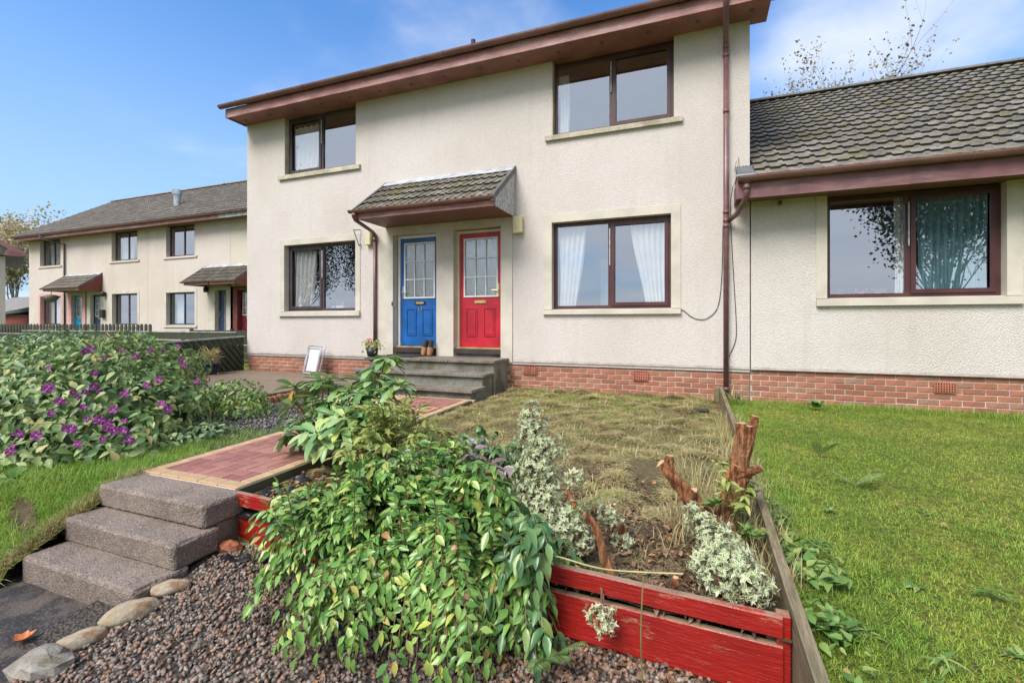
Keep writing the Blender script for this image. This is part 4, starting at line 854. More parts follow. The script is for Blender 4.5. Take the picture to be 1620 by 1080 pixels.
# ------------------------------------------------------------------ terrace on the left, set back
YT = 14.0
def fx(x): return x * 1.022
def fz(z): return 1.6 + (z - 1.6) * 1.022
def far_house(label, x0, x1, wmat, wins, doors, canop, pipe=None, flue=None, group='houses of the far terrace'):
    T = empty('terraced_house', ((x0 + x1) / 2, YT, 0.5), label, 'house', group); ox, oy, oz = T.location
    T.location = (0, 0, 0)
    openings = [(a, b, c, min(d, 6.2)) for a, b, c, d, *_ in wins] + [(a, b, 0.9, 3.0) for a, b, *_ in doors]
    wall(T, x0, x1, 0.4, 5.93, YT, openings, wmat)
    mb = MB(); mb.box(x0, x0 + 0.2, YT + 0.281, YT + 8, 0.4, 5.9); mb.box(x1 - 0.2, x1, YT + 0.281, YT + 8, 0.4, 5.9)
    mb.add([(x0, YT + .28, 5.9), (x0, YT + 7.6, 5.9), (x0, YT + 3.95, 8.85), (x0 + .2, YT + .28, 5.9), (x0 + .2, YT + 7.6, 5.9), (x0 + .2, YT + 3.95, 8.85)], [(0, 2, 1), (3, 4, 5), (0, 3, 5, 2)]); mb.build('side_wall', wmat, T)
    for a, b, c, d, fm, sm, cur in wins:
        up = c > 4; d2 = min(d, 5.925)
        wf = window(T, a + 0.01, b - 0.01, c + 0.02, d2 - 0.01, YT + 0.16, fm, 0.52, 0.06, far=True)
        room(T, a, b, c, d2, YT, 1.6)
        if cur: curtain(wf, a + 0.1, a + 0.1 + (b - a) * cur, c + 0.05, d2 - 0.1, YT + 0.4, M['curtain'], 0.1, 1, 5)
        sill(T, a - 0.14, b + 0.14, c - 0.085, c + 0.01, YT, sm)
        s = MB(); s.box(a, a + 0.02, YT - 0.012, YT + 0.158, c + 0.015, d2)
        if up: s.build('window_jamb', sm, T); s = MB()
        s.box(b - 0.02, b, YT - 0.012, YT + 0.158, c + 0.015, d2)
        if not up: s.box(a - 0.13, a - 0.001, YT - 0.012, YT - 0.001, c + 0.015, d2); s.box(b + 0.001, b + 0.13, YT - 0.012, YT - 0.001, c + 0.015, d2); s.box(a - 0.13, b + 0.13, YT - 0.012, YT - 0.001, d2 + 0.001, d2 + 0.14)
        if up: s.build('window_jamb', sm, T)
        else: s.build('window_surround', sm, T)
    for a, b, dm, sm, hd in doors:
        s = MB(); s.box(a, a + 0.14, YT - 0.014, YT + 0.2, 0.9, 3.0); s.box(b - 0.1, b, YT - 0.014, YT + 0.2, 0.9, 3.0); s.box(a - 0.25, a - 0.001, YT - 0.014, YT - 0.001, 0.9, 3.12); s.box(b + 0.001, b + 0.3, YT - 0.014, YT - 0.001, 0.9, 3.12); s.box(a, b, YT - 0.014, YT - 0.001, 3.0, 3.12); s.build('door_surround', sm, T)
        if hd == 'glazed': door(T, a + 0.19, b - 0.15, 1.12, 2.95, YT + 0.16, dm, handle='L', frame_mat=dm)
        else:
            s = MB(); s.box(a + 0.15, b - 0.11, YT + 0.17, YT + 0.21, 0.95, 2.98); lf = s.build('door', dm, T)
            s = MB(); xm = (a + b) / 2 + 0.12; s.box(xm - 0.05, xm - 0.035, YT + 0.15, YT + 0.169, 1.3, 2.8); s.box(xm + 0.035, xm + 0.05, YT + 0.15, YT + 0.169, 1.3, 2.8); s.build('glazing_bars', M['white'], lf)
            s = MB(); s.box(a + 0.2, a + 0.24, YT + 0.12, YT + 0.169, 1.85, 2.1); s.build('door_handle', M['steel'], lf)
    for a, b, sm in canop: canopy(T, a, b, 3.15, YT, 0.95, 4.0, sm, M['tile_far'], far=True, gm=M['gutter'])
    mb = MB(); mb.box(x0 - (0.15 if 'end' in label else 0), x1, YT - 0.5, YT + 0.1, 5.915, 5.93); mb.build('soffit', M['soffit_d'], T)
    mb = MB(); mb.box(x0 - (0.17 if 'end' in label else 0), x1, YT - 0.525, YT - 0.501, 5.87, 6.03); mb.build('fascia', M['fascia'] if x1 < -18 else M['lead'], T)
    half_gutter(T, x0 - (0.2 if 'end' in label else 0), x1, YT - 0.60, 6.08, 0.07)
    rf_, _ = roof_slope(T, x0 - (0.2 if 'end' in label else 0), x1, YT - 0.6, 6.12, YT + 3.95, 9.03, M['tile_far'])
    mb = MB(); mb.prism([(YT + 3.95 + 0.15 * math.cos(a_), 9.02 + 0.09 * math.sin(a_)) for a_ in [math.pi * i / 6 for i in range(7)]], x0 - 0.2, x1); mb.build('roof_ridge', M['tile_far'], rf_)
    if pipe:
        mb = MB(); mb.tube([(pipe - 0.9, YT - 0.6, 6.0), (pipe - 0.9, YT - 0.6, 5.85), (pipe, YT - 0.06, 5.6), (pipe, YT - 0.05, 0.6)], 0.04, 8); mb.build('downpipe', M['frame_grey'], T, True)
    if flue:
        mb = MB(); mb.tube([(flue, YT + 1.1, 7.0), (flue, YT + 1.1, 7.85)], 0.14, 12); mb.tube([(flue, YT + 1.1, 7.72), (flue, YT + 1.1, 7.95)], 0.20, 12); mb.box(flue - 0.35, flue + 0.35, YT + 0.7, YT + 1.3, 6.98, 7.0); fo = mb.build('flue', M['steel'], rf_)
    return T
FN = M['frame_navy']; FG = M['frame_grey']
far_house('end house of the far terrace with turquoise door and pink painted window surround', fx(-32.48), fx(-22.925), M['render_far'],
    [(fx(-31.47), fx(-29.64), fz(4.50), 6.2, FG, M['render_far'], 0.55), (fx(-25.53), fx(-23.62), fz(4.48), 6.2, FG, M['render_far'], 0.5),
     (fx(-31.45), fx(-29.60), fz(1.5), fz(2.96), FG, M['pink'], 0.6), (fx(-25.5), fx(-23.62), fz(1.5), fz(2.96), FG, M['plaster'], 0)],
    [(fx(-28.85), fx(-27.75), M['cyan'], M['pink'], 'glazed'), (fx(-27.30), fx(-26.25), M['navy'], M['plaster'], 'glazed')],
    [(fx(-29.10), fx(-26.25), M['clad_red'])], pipe=fx(-29.2))
far_house('middle house of the far terrace with navy door and steel flue on its roof', fx(-22.915), fx(-17.73), M['render_far'],
    [(fx(-21.68), fx(-19.82), fz(4.48), 6.2, M['frame'], M['render_far'], 0), (fx(-21.68), fx(-19.82), fz(1.5), fz(2.93), FN, M['plaster'], 0.3)],
    [(fx(-18.75), fx(-17.85), M['navy'], M['plaster'], 'plain')], [(fx(-19.15), fx(-17.75), M['clad_red'])], flue=fx(-22.6))
far_house('paler house of the far terrace with maroon door, half hidden by the tall house', fx(-17.72), fx(-9.5), M['render_far2'],
    [(fx(-13), fx(-11.2), fz(4.48), 6.2, FG, M['plaster'], 0)], [(fx(-17.45), fx(-16.4), M['maroon'], M['clad_red'], 'glazed')], [(fx(-17.70), fx(-16.30), M['clad_red'])])
def loc(o, *a): o.location = a; return o
q = empty('hanging_basket', (-29.35, 13.2, 2.9), 'grey round hanging basket under the far pink porch', 'hanging basket')
mb = MB(); mb.lathe([(0.0, -0.30), (0.16, -0.26), (0.27, -0.1), (0.29, 0.02), (0.2, 0.06), (0.0, 0.1)], n=14); mb.build('basket', M['greybark'], q, True)
mb = MB(); mb.tube([(0, 0, 0.05), (0, 0, 0.4)], 0.012, 5); mb.build('chain', M['black'], q)
tag(MB().cbox(-26.78, -26.52, 13.85, 13.985, 1.85, 2.25, 0.01).build('letter_box', M['black']), 'black box on the wall beside the far white barred door', 'wall box')
tag(MB().lathe([(0, -.12), (0.09, -.1), (0.1, .08), (0, .14)], (-26.55, 13.9, 3.0), 10).build('wall_lamp', M['black'], None, True), 'dark round wall lamp beside the far red gabled porch', 'lamp')
tag(MB().lathe([(0, -.12), (0.09, -.1), (0.1, .08), (0, .14)], (-19.45, 13.9, 3.02), 10).build('wall_lamp', M['black'], None, True), 'dark wall lamp between the navy window and navy door', 'lamp')

# house gable at the far left edge
G = empty('gable_house', (0, 0, 0), 'brown roofed corner of a cream house at the far left edge', 'house')
G.location = (-39.6, 15.6, 0); G.rotation_euler = (0, 0, R(68.5))
mb = MB(); mb.box(-7, 0, 0, 8, 0.3, 5.7); mb.build('wall', M['render_far'], G)
mb = MB(); mb.add([(-7, -0.4, 5.75), (.82, -0.4, 5.75), (.82, 8.4, 5.75), (-7, 8.4, 5.75), (-7, -0.4, 10.7), (-7, 8.4, 10.7), (.82, -0.4, 6.0), (.82, 8.4, 6.0)], [(0, 3, 2, 1), (1, 2, 7, 6), (6, 7, 5, 4), (0, 1, 6, 4), (3, 5, 7, 2), (0, 4, 5, 3)]); mb.build('roof', M['farroof'], G)
mb = MB(); mb.add([(.84, -0.5, 5.72), (.84, -0.5, 6.02), (-7, -0.5, 10.72), (-7, -0.5, 10.4), (0.1, -0.5, 6.15), (-.1, -0.5, 5.72), (.84, -0.42, 5.72), (.84, -0.42, 6.02), (-7, -0.42, 10.72), (-7, -0.42, 10.4), (0.1, -0.42, 6.15), (-.1, -0.42, 5.72)], [(0, 1, 2, 3, 4, 5), (11, 10, 9, 8, 7, 6), (1, 0, 6, 7), (2, 1, 7, 8), (0, 5, 11, 6), (5, 4, 10, 11), (4, 3, 9, 10)]); mb.build('barge_board', M['fascia'], G)
# low far building and red shed between
S_ = empty('low_building', (-60, 24.5, 0), 'low dark tiled roof far behind between the two left houses', 'building')
mb = MB(); mb.box(-8, 8, 0, 6, 0.2, 2.6); mb.build('wall', M['render_far2'], S_)
mb = MB(); mb.prism([(-0.5, 2.55), (3, 4.35), (6.5, 2.55)], -8.4, 8.4); mb.build('roof', M['farroof'], S_)
S2 = empty('shed', (-47, 19.5, 0), 'red wooden garden shed far behind between the two left houses', 'shed')
mb = MB(); mb.box(-3, 3, 0, 2.5, 0.2, 2.25); mb.build('wall', M['shed'], S2)
mb = MB(); mb.add([(-3.2, -0.3, 2.2), (3.2, -0.3, 2.55), (3.2, 2.8, 2.55), (-3.2, 2.8, 2.2), (-3.2, -0.3, 2.32), (3.2, -0.3, 2.95), (3.2, 2.8, 2.95), (-3.2, 2.8, 2.32)], [(0, 3, 2, 1), (4, 5, 6, 7), (0, 1, 5, 4), (1, 2, 6, 5), (2, 3, 7, 6), (3, 0, 4, 7)]); mb.build('roof', M['verge'], S2)

# ------------------------------------------------------------------ trees
def tree(name, label, cat, base, height, spread, nleaf, leafm, lsize, crown_z=0.35, limbs=9, barkm='greybark', group=None, seed=1, single=0, trunk_r=0.18, twiggy=1.0):
    r_ = random.Random(seed); T = empty(name, base, label, cat, group); base = Vector(base)
    tr = MB(); ends = []
    def branch(p, d, L, rad, lev):
        pts = [p]; rs = [rad]; q = p
        for k in range(5):
            d = (d + Vector((r_.uniform(-.16, .16), r_.uniform(-.16, .16), r_.uniform(-.02, .14)))).normalized(); q = q + d * L / 5; pts.append(q); rs.append(rad * (1 - 0.75 * (k + 1) / 5))
            if lev < 2 and k >= 1:
                for _ in range(2 if lev == 0 else 2):
                    a = Vector((r_.uniform(-1, 1), r_.uniform(-1, 1), r_.uniform(0.15, 0.9))).normalized()
                    branch(q, (d * 0.6 + a * 0.8).normalized(), L * r_.uniform(0.4, 0.62), rs[-1] * 0.55, lev + 1)
        if lev >= 1: ends.extend([(pts[i], d) for i in range(2, 6)])
        tr.tube(pts, rs, 7 if lev == 0 else 5, False)
    H0 = height * crown_z
    tr.tube([(0, 0, 0), (0.02, 0, H0 * 0.5), (0, 0.03, H0)], [trunk_r * 1.3, trunk_r, trunk_r * 0.85], 9)
    for k in range(limbs):
        a = 2 * math.pi * k / limbs + r_.uniform(-.3, .3); e = r_.uniform(0.6, 1.5)
        branch(Vector((0, 0, H0 * r_.uniform(0.8, 1.0))), Vector((math.cos(a) * spread, math.sin(a) * spread, e * height * 0.45)).normalized(), (height - H0) * r_.uniform(0.7, 0.95), trunk_r * 0.5, 0)
    tr.build('trunk', M[barkm], T, True)
    E = np.array([tuple(e[0]) for e in ends]); g = rng.integers(0, len(E), nleaf)
    P = E[g] + rng.normal(0, height * 0.035 * twiggy, (nleaf, 3)) + np.array(base)
    leaves('leaf', T_TINY, P, rng.normal(0, 1, (nleaf, 3)) + [0, 0, -0.5], rng.normal(0, 1, (nleaf, 3)), rng.uniform(0.6, 1.2, nleaf) * lsize, 0.7, M[leafm], T, single=single)
    return T
tree('birch_tree', 'thin birch with sparse autumn leaves rising behind the bungalow roof', 'tree', (5.9, 24, 0.4), 9.9, 1.3, 7500, 'lf_autumn', 0.12, 0.3, 12, seed=6, trunk_r=0.30, twiggy=0.22)
tree('autumn_tree', 'pale autumn tree far behind, between the two left houses', 'tree', (-78, 31.5, 0.2), 11.5, 0.8, 5000, 'lf_pale', 0.42, 0.25, 9, seed=9)
for k, (p, h_) in enumerate((((10.0, -11, 0), 9.0), ((14.2, -12.5, 0), 9.5), ((-27.5, -11.5, 0), 8.5), ((-31.5, -9.5, 0), 8.5), ((-22, -14, 0), 7.5))):
    tree('garden_tree', ['leafy tree mirrored in the right pane of the bungalow window', 'taller leafy tree beyond the one mirrored in the bungalow window', 'dark tree mirrored in the right pane of the lower left window', 'dark tree mirrored in the left pane of the lower left window', 'low dark tree mirrored at the edge of the lower left window'][k], 'tree', p, h_, 0.9, 17000, 'lf_tree', 0.17, 0.035, 12, seed=20 + k, group='trees mirrored in the windows')

# ------------------------------------------------------------------ doorsteps
D = empty('doorsteps', (0, 0, 0), 'three mossy concrete doorsteps rising to the blue and red doors', 'steps')
XA, XB = -5.45, -2.985
mb = MB(); mb.box(XA + 0.03, XB - 0.03, 6.88, 7.478, 0.40, 0.955); mb.box(XA + 0.05, XB - 0.05, 6.50, 6.879, 0.40, 0.775); mb.box(XA + 0.05, XB - 0.05, 6.10, 6.499, 0.40, 0.595); mb.build('riser', M['riser'], D)
for (ya, yb, zt, n_) in ((6.83, 7.476, 1.003, 4), (6.45, 6.90, 0.82, 2), (6.04, 6.52, 0.64, 2)):
    cuts = [XA + (XB - XA) * f_ for f_ in ([0, .21, .45, .66, 1] if n_ == 4 else [0, 0.43 if zt > .7 else 0.40, 1])]
    for a, b in zip(cuts[:-1], cuts[1:]):
        s = MB(); s.cbox(a + 0.003, b - 0.003, ya, yb, zt - 0.046, zt + rnd.uniform(-.002, .002), 0.006); s.build('step_slab', M['slab'], D)
mb = MB(); mb.cbox(-5.33, -4.62, 6.98, 7.44, 1.007, 1.018, 0.003); tag(mb.build('doormat', M['felt']), 'flat black doormat in front of the blue door', 'doormat')
def shoe(x, y, lean, lab):
    o = empty('shoe', (x, y, 1.008), lab, 'shoe', 'slip-on shoes beside the blue door')
    st = [(0.0, 0.030, 0.040), (0.03, 0.048, 0.058), (0.09, 0.054, 0.070), (0.15, 0.052, 0.078), (0.20, 0.045, 0.060), (0.26, 0.040, 0.055), (0.30, 0.022, 0.045)]
    n = 12; V = []; F = []
    for t_, wd, ht in st: V += [(wd * math.cos(a), -max(0.0, math.sin(a)) * ht - (0 if math.sin(a) > 0 else 0.0), t_) for a in [2 * math.pi * k / n for k in range(n)]]
    for i in range(len(st) - 1): F += [(i * n + k, i * n + (k + 1) % n, (i + 1) * n + (k + 1) % n, (i + 1) * n + k) for k in range(n)]
    F += [tuple(range(n))[::-1], tuple((len(st) - 1) * n + k for k in range(n))]
    mi = [0 if (f[0] // n) < 3 else 1 for f in F]; mi[-1] = 1; mi[-2] = 0
    b = MB(); b.v = V; b.f = F; b.mi = mi; b.build('upper', [M['tan'], M['felt']], o, True)
    s = MB(); s.cbox(-0.045, 0.045, 0.002, 0.022, 0.01, 0.30, 0.006); s.build('sole', M['sillwood'], o)
    o.rotation_euler = (R(-14), lean, R(8)); return o
shoe(-4.60, 7.34, R(7), 'left tan shoe of the pair leaning upright beside the blue door'); shoe(-4.47, 7.33, R(4), 'right tan shoe of the pair, against the pillar between the doors')

# flower pot at the left end of the landing
q = empty('flower_pot', (-5.42, 6.95, 1.005), 'small dark pot with green leaves and a coral flower at the left of the doorsteps', 'plant pot')
MB().lathe([(0, 0), (0.08, 0), (0.11, 0.14), (0.10, 0.14), (0.09, 0.1), (0, 0.1)]).build('pot', M['black'], q, True)
n_ = 90; P = np.array(q.location) + np.c_[rng.normal(0, .10, n_), rng.normal(0, .07, n_), rng.uniform(.1, .28, n_)]
leaves('leaf', T_OVATE, P, rng.normal(0, 1, (n_, 3)), rng.normal(0, .6, (n_, 3)) + [0, -.4, 1], 0.06, 0.6, M['lf_lime'], q)
n_ = 12; P = np.array(q.location) + np.c_[rng.normal(0.0, .02, n_), rng.normal(-.05, .02, n_), rng.uniform(.22, .3, n_)]
V, F = expand(T_OVATE, P - np.array(q.location), rng.normal(0, 1, (n_, 3)), rng.normal(0, 1, (n_, 3)), np.full(n_, .06), np.full(n_, .045)); np_obj('flower', V, F, M['petal_o'], q)

# folded table leaning on the plinth
q = empty('folding_table', (-7.08, 7.20, 0.60), 'folded grey framed camping table with a pale panel leaning against the brick plinth', 'folding table')
def rrect(w_, h_, r_, y): 
    pts = []
    for cx, cz, a0 in ((w_ / 2 - r_, r_, -90), (w_ / 2 - r_, h_ - r_, 0), (-w_ / 2 + r_, h_ - r_, 90), (-w_ / 2 + r_, r_, 180)):
        for k in range(5): a = R(a0 + 22.5 * k); pts.append((cx + r_ * math.cos(a), y, cz + r_ * math.sin(a)))
    return pts + [pts[0]]
MB().tube(rrect(0.42, 0.56, 0.05, 0), 0.014, 8).build('frame', M['lead'], q, True); MB().tube(rrect(0.32, 0.50, 0.03, -0.03), 0.012, 8).build('leg_frame', M['lead'], q, True)
MB().cbox(-0.125, 0.125, -0.028, -0.012, 0.045, 0.49, 0.006).build('panel', M['panel'], q); q.rotation_euler = (R(-14), R(2), 0)

# ------------------------------------------------------------------ decking
K = empty('decking', (0, 0, 0), 'weathered grey brown timber decking in front of the left of the house', 'decking')
y = 4.60; k = 0
while y < 7.44:
    x1 = -5.74 + rnd.uniform(-0.01, 0.01)
    s = MB(); s.cbox(-9.16, x1, y, y + 0.118, 0.556, 0.584, 0.004); s.build('deck_board', M['deck'], K); y += 0.124
for z0, z1 in ((0.43, 0.555), (0.30, 0.425)):
    s = MB(); s.box(-5.775, -5.748, 4.60, 7.45, z0, z1); s.build('fascia_board', M['timber'], K); s = MB(); s.box(-9.16, -5.776, 4.60, 4.628, z0, z1); s.build('fascia_board', M['deck'], K)
E_ = empty('log_edging', (0, 0, 0), 'row of short orange half round logs edging the decking', 'edging')
lm = MB(); lm.lathe([(0.0, 0.16), (0.04, 0.158), (0.045, 0.15), (0.045, 0.0)], n=10); lme = lm.mesh('log', M['log'], True)
for k in range(26):
    if k < 14: p = (-5.62 - 0.005 * k, 4.50 + k * 0.094, 0.40 + rnd.uniform(-.008, .008))
    else: p = (-5.71 - (k - 14) * 0.094, 4.42, 0.40 + rnd.uniform(-.008, .008))
    inst('log', lme, E_, Matrix.Translation(p))
q = empty('plant_pot', (-9.55, 6.88, 0.58), 'round dark blue pot with a dried brown plant by the dark fence', 'plant pot'); q.location.x = -8.95
q.location = (-8.98, 6.50, 0.585)
MB().lathe([(0, 0), (0.115, 0), (0.135, 0.04), (0.18, 0.20), (0.195, 0.20), (0.195, 0.235), (0.175, 0.235), (0.17, 0.20), (0, 0.19)], n=22).build('pot', M['bluepot'], q, True)
n_ = 380; a = rng.uniform(0, 2 * math.pi, n_); P = np.array(q.location) + np.c_[.13 * np.cos(a) * rng.uniform(0, 1, n_), .13 * np.sin(a) * rng.uniform(0, 1, n_), np.full(n_, .2) + rng.uniform(0, .22, n_)]
leaves('leaf', T_TINY, P, np.c_[np.cos(a) * .5, np.sin(a) * .5, rng.uniform(-.1, 1.3, n_)], rng.normal(0, 1, (n_, 3)), rng.uniform(.05, .2, n_), 0.09, M['straw'], q)

# ------------------------------------------------------------------ fences
Fd = empty('diagonal_fence', (0, 0, 0), 'black green fence of diagonal boards with a grey top rail beside the decking', 'fence')
ya, yb = 3.9, 7.47; ztop = lambda y: 1.325 - (7.5 - y) * 0.043
mb = MB(); mb.add([(-9.29, ya, ztop(ya)), (-9.21, ya, ztop(ya)), (-9.21, yb, ztop(yb)), (-9.29, yb, ztop(yb)), (-9.29, ya, ztop(ya) - .03), (-9.21, ya, ztop(ya) - .03), (-9.21, yb, ztop(yb) - .03), (-9.29, yb, ztop(yb) - .03)], [(0, 1, 2, 3), (4, 7, 6, 5), (0, 4, 5, 1), (1, 5, 6, 2), (2, 6, 7, 3), (3, 7, 4, 0)]); mb.build('top_rail', M['fence_cap'], Fd)
mb = MB(); mb.box(-9.30, -9.285, ya, yb, 0.45, 1.12); mb.build('backing', M['black'], Fd)
yy = ya - 0.6
while yy < yb:
    # board leaning: top at larger distance from the house corner
    pts = []
    y0_, y1_ = yy + 0.62, yy; zb, zt = 0.56, None
    poly = []
    for (yb_, yt_) in ((y0_, y1_), (y0_ + 0.105, y1_ + 0.105)):
        poly.append((yb_, 0.56)); poly.append((yt_, ztop(max(ya, min(yb, yt_))) - 0.031))
    P4 = [poly[0], poly[2], poly[3], poly[1]]
    # clip to ya..yb
    def clip(pl_, lim, sgn):
        out = []
        for i in range(len(pl_)):
            a, b = pl_[i], pl_[(i + 1) % len(pl_)]; ia, ib = sgn * (a[0] - lim) <= 0, sgn * (b[0] - lim) <= 0
            if ia: out.append(a)
            if ia != ib: t_ = (lim - a[0]) / (b[0] - a[0]); out.append((lim, a[1] + t_ * (b[1] - a[1])))
        return out
    P4 = clip(clip(P4, yb, 1), ya, -1) if P4 else P4
    if len(P4) >= 3: s = MB(); s.prism(P4, -9.27 + rnd.uniform(-.004, .004), -9.245); s.build('fence_board', M['fence'], Fd)
    yy += 0.135
Fp = empty('picket_fence', (0, 0, 0), 'dark stained round topped picket fence in front of the far terrace', 'fence')
pk = MB(); pk.v = []; prof = [(-0.068, 0), (0.068, 0), (0.068, 0.93), (0.045, 0.975), (0, 0.99), (-0.045, 0.975), (-0.068, 0.93)]
n = len(prof); pk.add([(x, 0, z) for x, z in prof] + [(x, 0.02, z) for x, z in prof], [tuple(range(n)), tuple(range(n, 2 * n))[::-1]] + [((i + 1) % n, i, n + i, n + (i + 1) % n) for i in range(n)])
pm = pk.mesh('picket', M['fence'])
for k in range(48): inst('picket', pm, Fp, Matrix.Translation((-23.3 - 1.9 + k * 0.2, 9.5, 0.585 + rnd.uniform(-.006, .006))) @ Matrix.Rotation(rnd.uniform(-.012, .012), 4, 'Y'))
for z_ in (0.85, 1.28): MB().box(-25.3, -15.75, 9.521, 9.56, z_, z_ + 0.07).build('rail', M['fence'], Fp)
def board_fence(label, p0, p1, z0, z1, cap=True, nb_=4, gap=0.02):
    f_ = empty('board_fence', (0, 0, 0), label, 'fence', 'dark garden fences before the far terrace'); p0, p1 = Vector(p0), Vector(p1); L = (p1 - p0).length; ang = math.atan2((p1 - p0).y, (p1 - p0).x)
    m = Matrix.Translation(p0) @ Matrix.Rotation(ang, 4, 'Z'); h_ = (z1 - z0) / nb_
    for k in range(nb_): s = MB(); s.box(0, L, -0.012, 0.012, z0 + k * h_, z0 + (k + 1) * h_ - gap, mat=m); s.build('fence_board', M['fence'], f_)
    for k in range(int(L / 1.8) + 1): s = MB(); s.box(k * 1.8 - 0.04, k * 1.8 + 0.04, 0.013, 0.09, z0 - 0.1, z1 + 0.02, mat=m); s.build('post', M['fence'], f_)
    if cap: s = MB(); s.box(-0.02, L + 0.02, -0.03, 0.03, z1 - 0.015, z1 + 0.012, mat=m); s.build('top_rail', M['fence_cap'], f_)
board_fence('low dark board fence with grey rail right behind the climber hedge', (-20.5, 8.5, 0), (-11.3, 8.9, 0), 0.5, 1.36)
board_fence('dark fence running behind the pot up to the corner of the tall house', (-15.0, 10.2, 0), (-9.2, 10.2, 0), 0.5, 1.40, False)
board_fence('dark fence of horizontal boards under the picket fence', (-25, 9.0, 0), (-15.6, 9.0, 0), 0.5, 1.24)

# ------------------------------------------------------------------ brick path
me = bpy.data.meshes.new('path'); me.from_pydata([(-3.95, 2.30, .462), (-2.925, 2.30, .462), (-2.995, 6.05, .492), (-4.12, 6.05, .492)], [], [(0, 1, 2, 3)]); me.materials.append(M['mortar']); PA = link(bpy.data.objects.new('path', me)); PA['kind'] = 'structure'
PB = patch('path_apron', -5.2, -4.121, 5.2, 6.08, 3, 3, lambda x, y: 0.485, M['mortar'])
pz = lambda y: 0.467 + 0.0085 * (y - 2.3)
pme = {}
def paver(x0, x1, y0, y1, mat='paver'):
    if x1 - x0 < 0.02 or y1 - y0 < 0.02: return
    g = 0.0025; key = (round(x1 - x0, 3), round(y1 - y0, 3), mat)
    if key not in pme: q_ = MB(); q_.cbox(0, key[0] - 2 * g, 0, key[1] - 2 * g, -0.02, 0.010, 0.004); pme[key] = q_.mesh('paver', M[mat])
    inst('paver', pme[key], PA, Matrix.Translation((x0 + g, y0 + g, pz((y0 + y1) / 2) + rnd.uniform(-.001, .0015))) @ Matrix.Rotation(0.0085, 4, 'X') @ Matrix.Rotation(rnd.uniform(-.008, .008), 4, 'Y'))
Xl, Xr, Y0, Y1 = -3.93, -2.92, 2.31, 6.05
xo = lambda y: -0.045 * (y - 2.3)          # the path drifts slightly left away from the steps
y = Y0
for k in range(5): paver(Xl + k * 0.202, Xl + (k + 1) * 0.202, Y0, Y0 + 0.1, 'paver_y')
y = Y0 + 0.1
while y < Y1 - 0.11:
    o_ = xo(y); paver(Xl + o_, Xl + 0.1 + o_, y, y + 0.2, 'paver_y'); paver(Xr - 0.1 + o_ * 0.4, Xr + o_ * 0.4, y, y + 0.2, 'paver_y'); y += 0.2
for k in range(10): paver(Xl - 0.35 + k * 0.136, Xl - 0.35 + (k + 1) * 0.136, Y1 - 0.07, Y1, 'paver_y')
# 90 degree herringbone clipped to the field
num = [(-3.47, -3.40, 5.10, 5.36), (-3.33, -3.12, 5.10, 5.15), (-3.33, -3.12, 5.31, 5.36), (-3.33, -3.28, 5.15, 5.31), (-3.17, -3.12, 5.15, 5.31)]
def field(x0, x1, y0, y1):
    yc = (y0 + y1) / 2; a = Xl + 0.1 + xo(yc); b = Xr - 0.1 + xo(yc) * 0.4
    x0, x1, y0, y1 = max(x0, a), min(x1, b), max(y0, Y0 + 0.1), min(y1, Y1 - 0.07)
    if x1 - x0 < 0.025 or y1 - y0 < 0.025: return
    if any(n0 - .02 < (x0 + x1) / 2 < n1 + .02 and m0 - .02 < yc < m1 + .02 for n0, n1, m0, m1 in ((-3.50, -3.09, 5.06, 5.40),)): return
    paver(x0, x1, y0, y1)
def herring(n0=-60, n1=60):
    seen = set()
    for r_ in range(-5, 45):
        for k in range(-14, 14):
            # cell tiling: L shaped pairs shifted along the diagonal
            cx, cy = r_ + 4 * k, r_
            for (dx, dy, w_, h_) in ((0, 0, 2, 1), (2, -1, 1, 2)):
                x = -4.2 + (cx + dx) * 0.1 - 0.0; y_ = 2.41 + (cy + dy) * 0.1 - 0.4
                if -4.3 < x < -2.8 and 2.1 < y_ < 6.1: field(x, x + w_ * 0.1, y_, y_ + h_ * 0.1)
herring()
for n0, n1, m0, m1 in num: paver(n0, n1, m0, m1, 'paver_y')
for (a, b, c, d) in ((-3.50, -3.472, 5.06, 5.40), (-3.398, -3.332, 5.06, 5.40), (-3.118, -3.09, 5.06, 5.40), (-3.278, -3.172, 5.152, 5.308), (-3.33, -3.12, 5.06, 5.098), (-3.33, -3.12, 5.362, 5.40), (-3.47, -3.40, 5.06, 5.098), (-3.47, -3.40, 5.362, 5.40)): paver(a, b, c, d)
mb = MB(); 
for (xa, xb, s_) in ((Xr + 0.004, Xr + 0.034, 0.4), (Xl - 0.034, Xl - 0.004, 1.0)):
    mb.add([(xa, Y0 - 0.02, .34), (xb, Y0 - 0.02, .34), (xb, Y0 - 0.02, .474), (xa, Y0 - 0.02, .474), (xa + xo(6.05) * s_, 6.05, .34), (xb + xo(6.05) * s_, 6.05, .34), (xb + xo(6.05) * s_, 6.05, .503), (xa + xo(6.05) * s_, 6.05, .503)], [(0, 1, 2, 3), (5, 4, 7, 6), (3, 2, 6, 7), (1, 5, 6, 2), (4, 0, 3, 7)])
tag(mb.build('path_edging', M['timber_d']), 'dark timber edging boards along both sides of the brick path', 'edging')

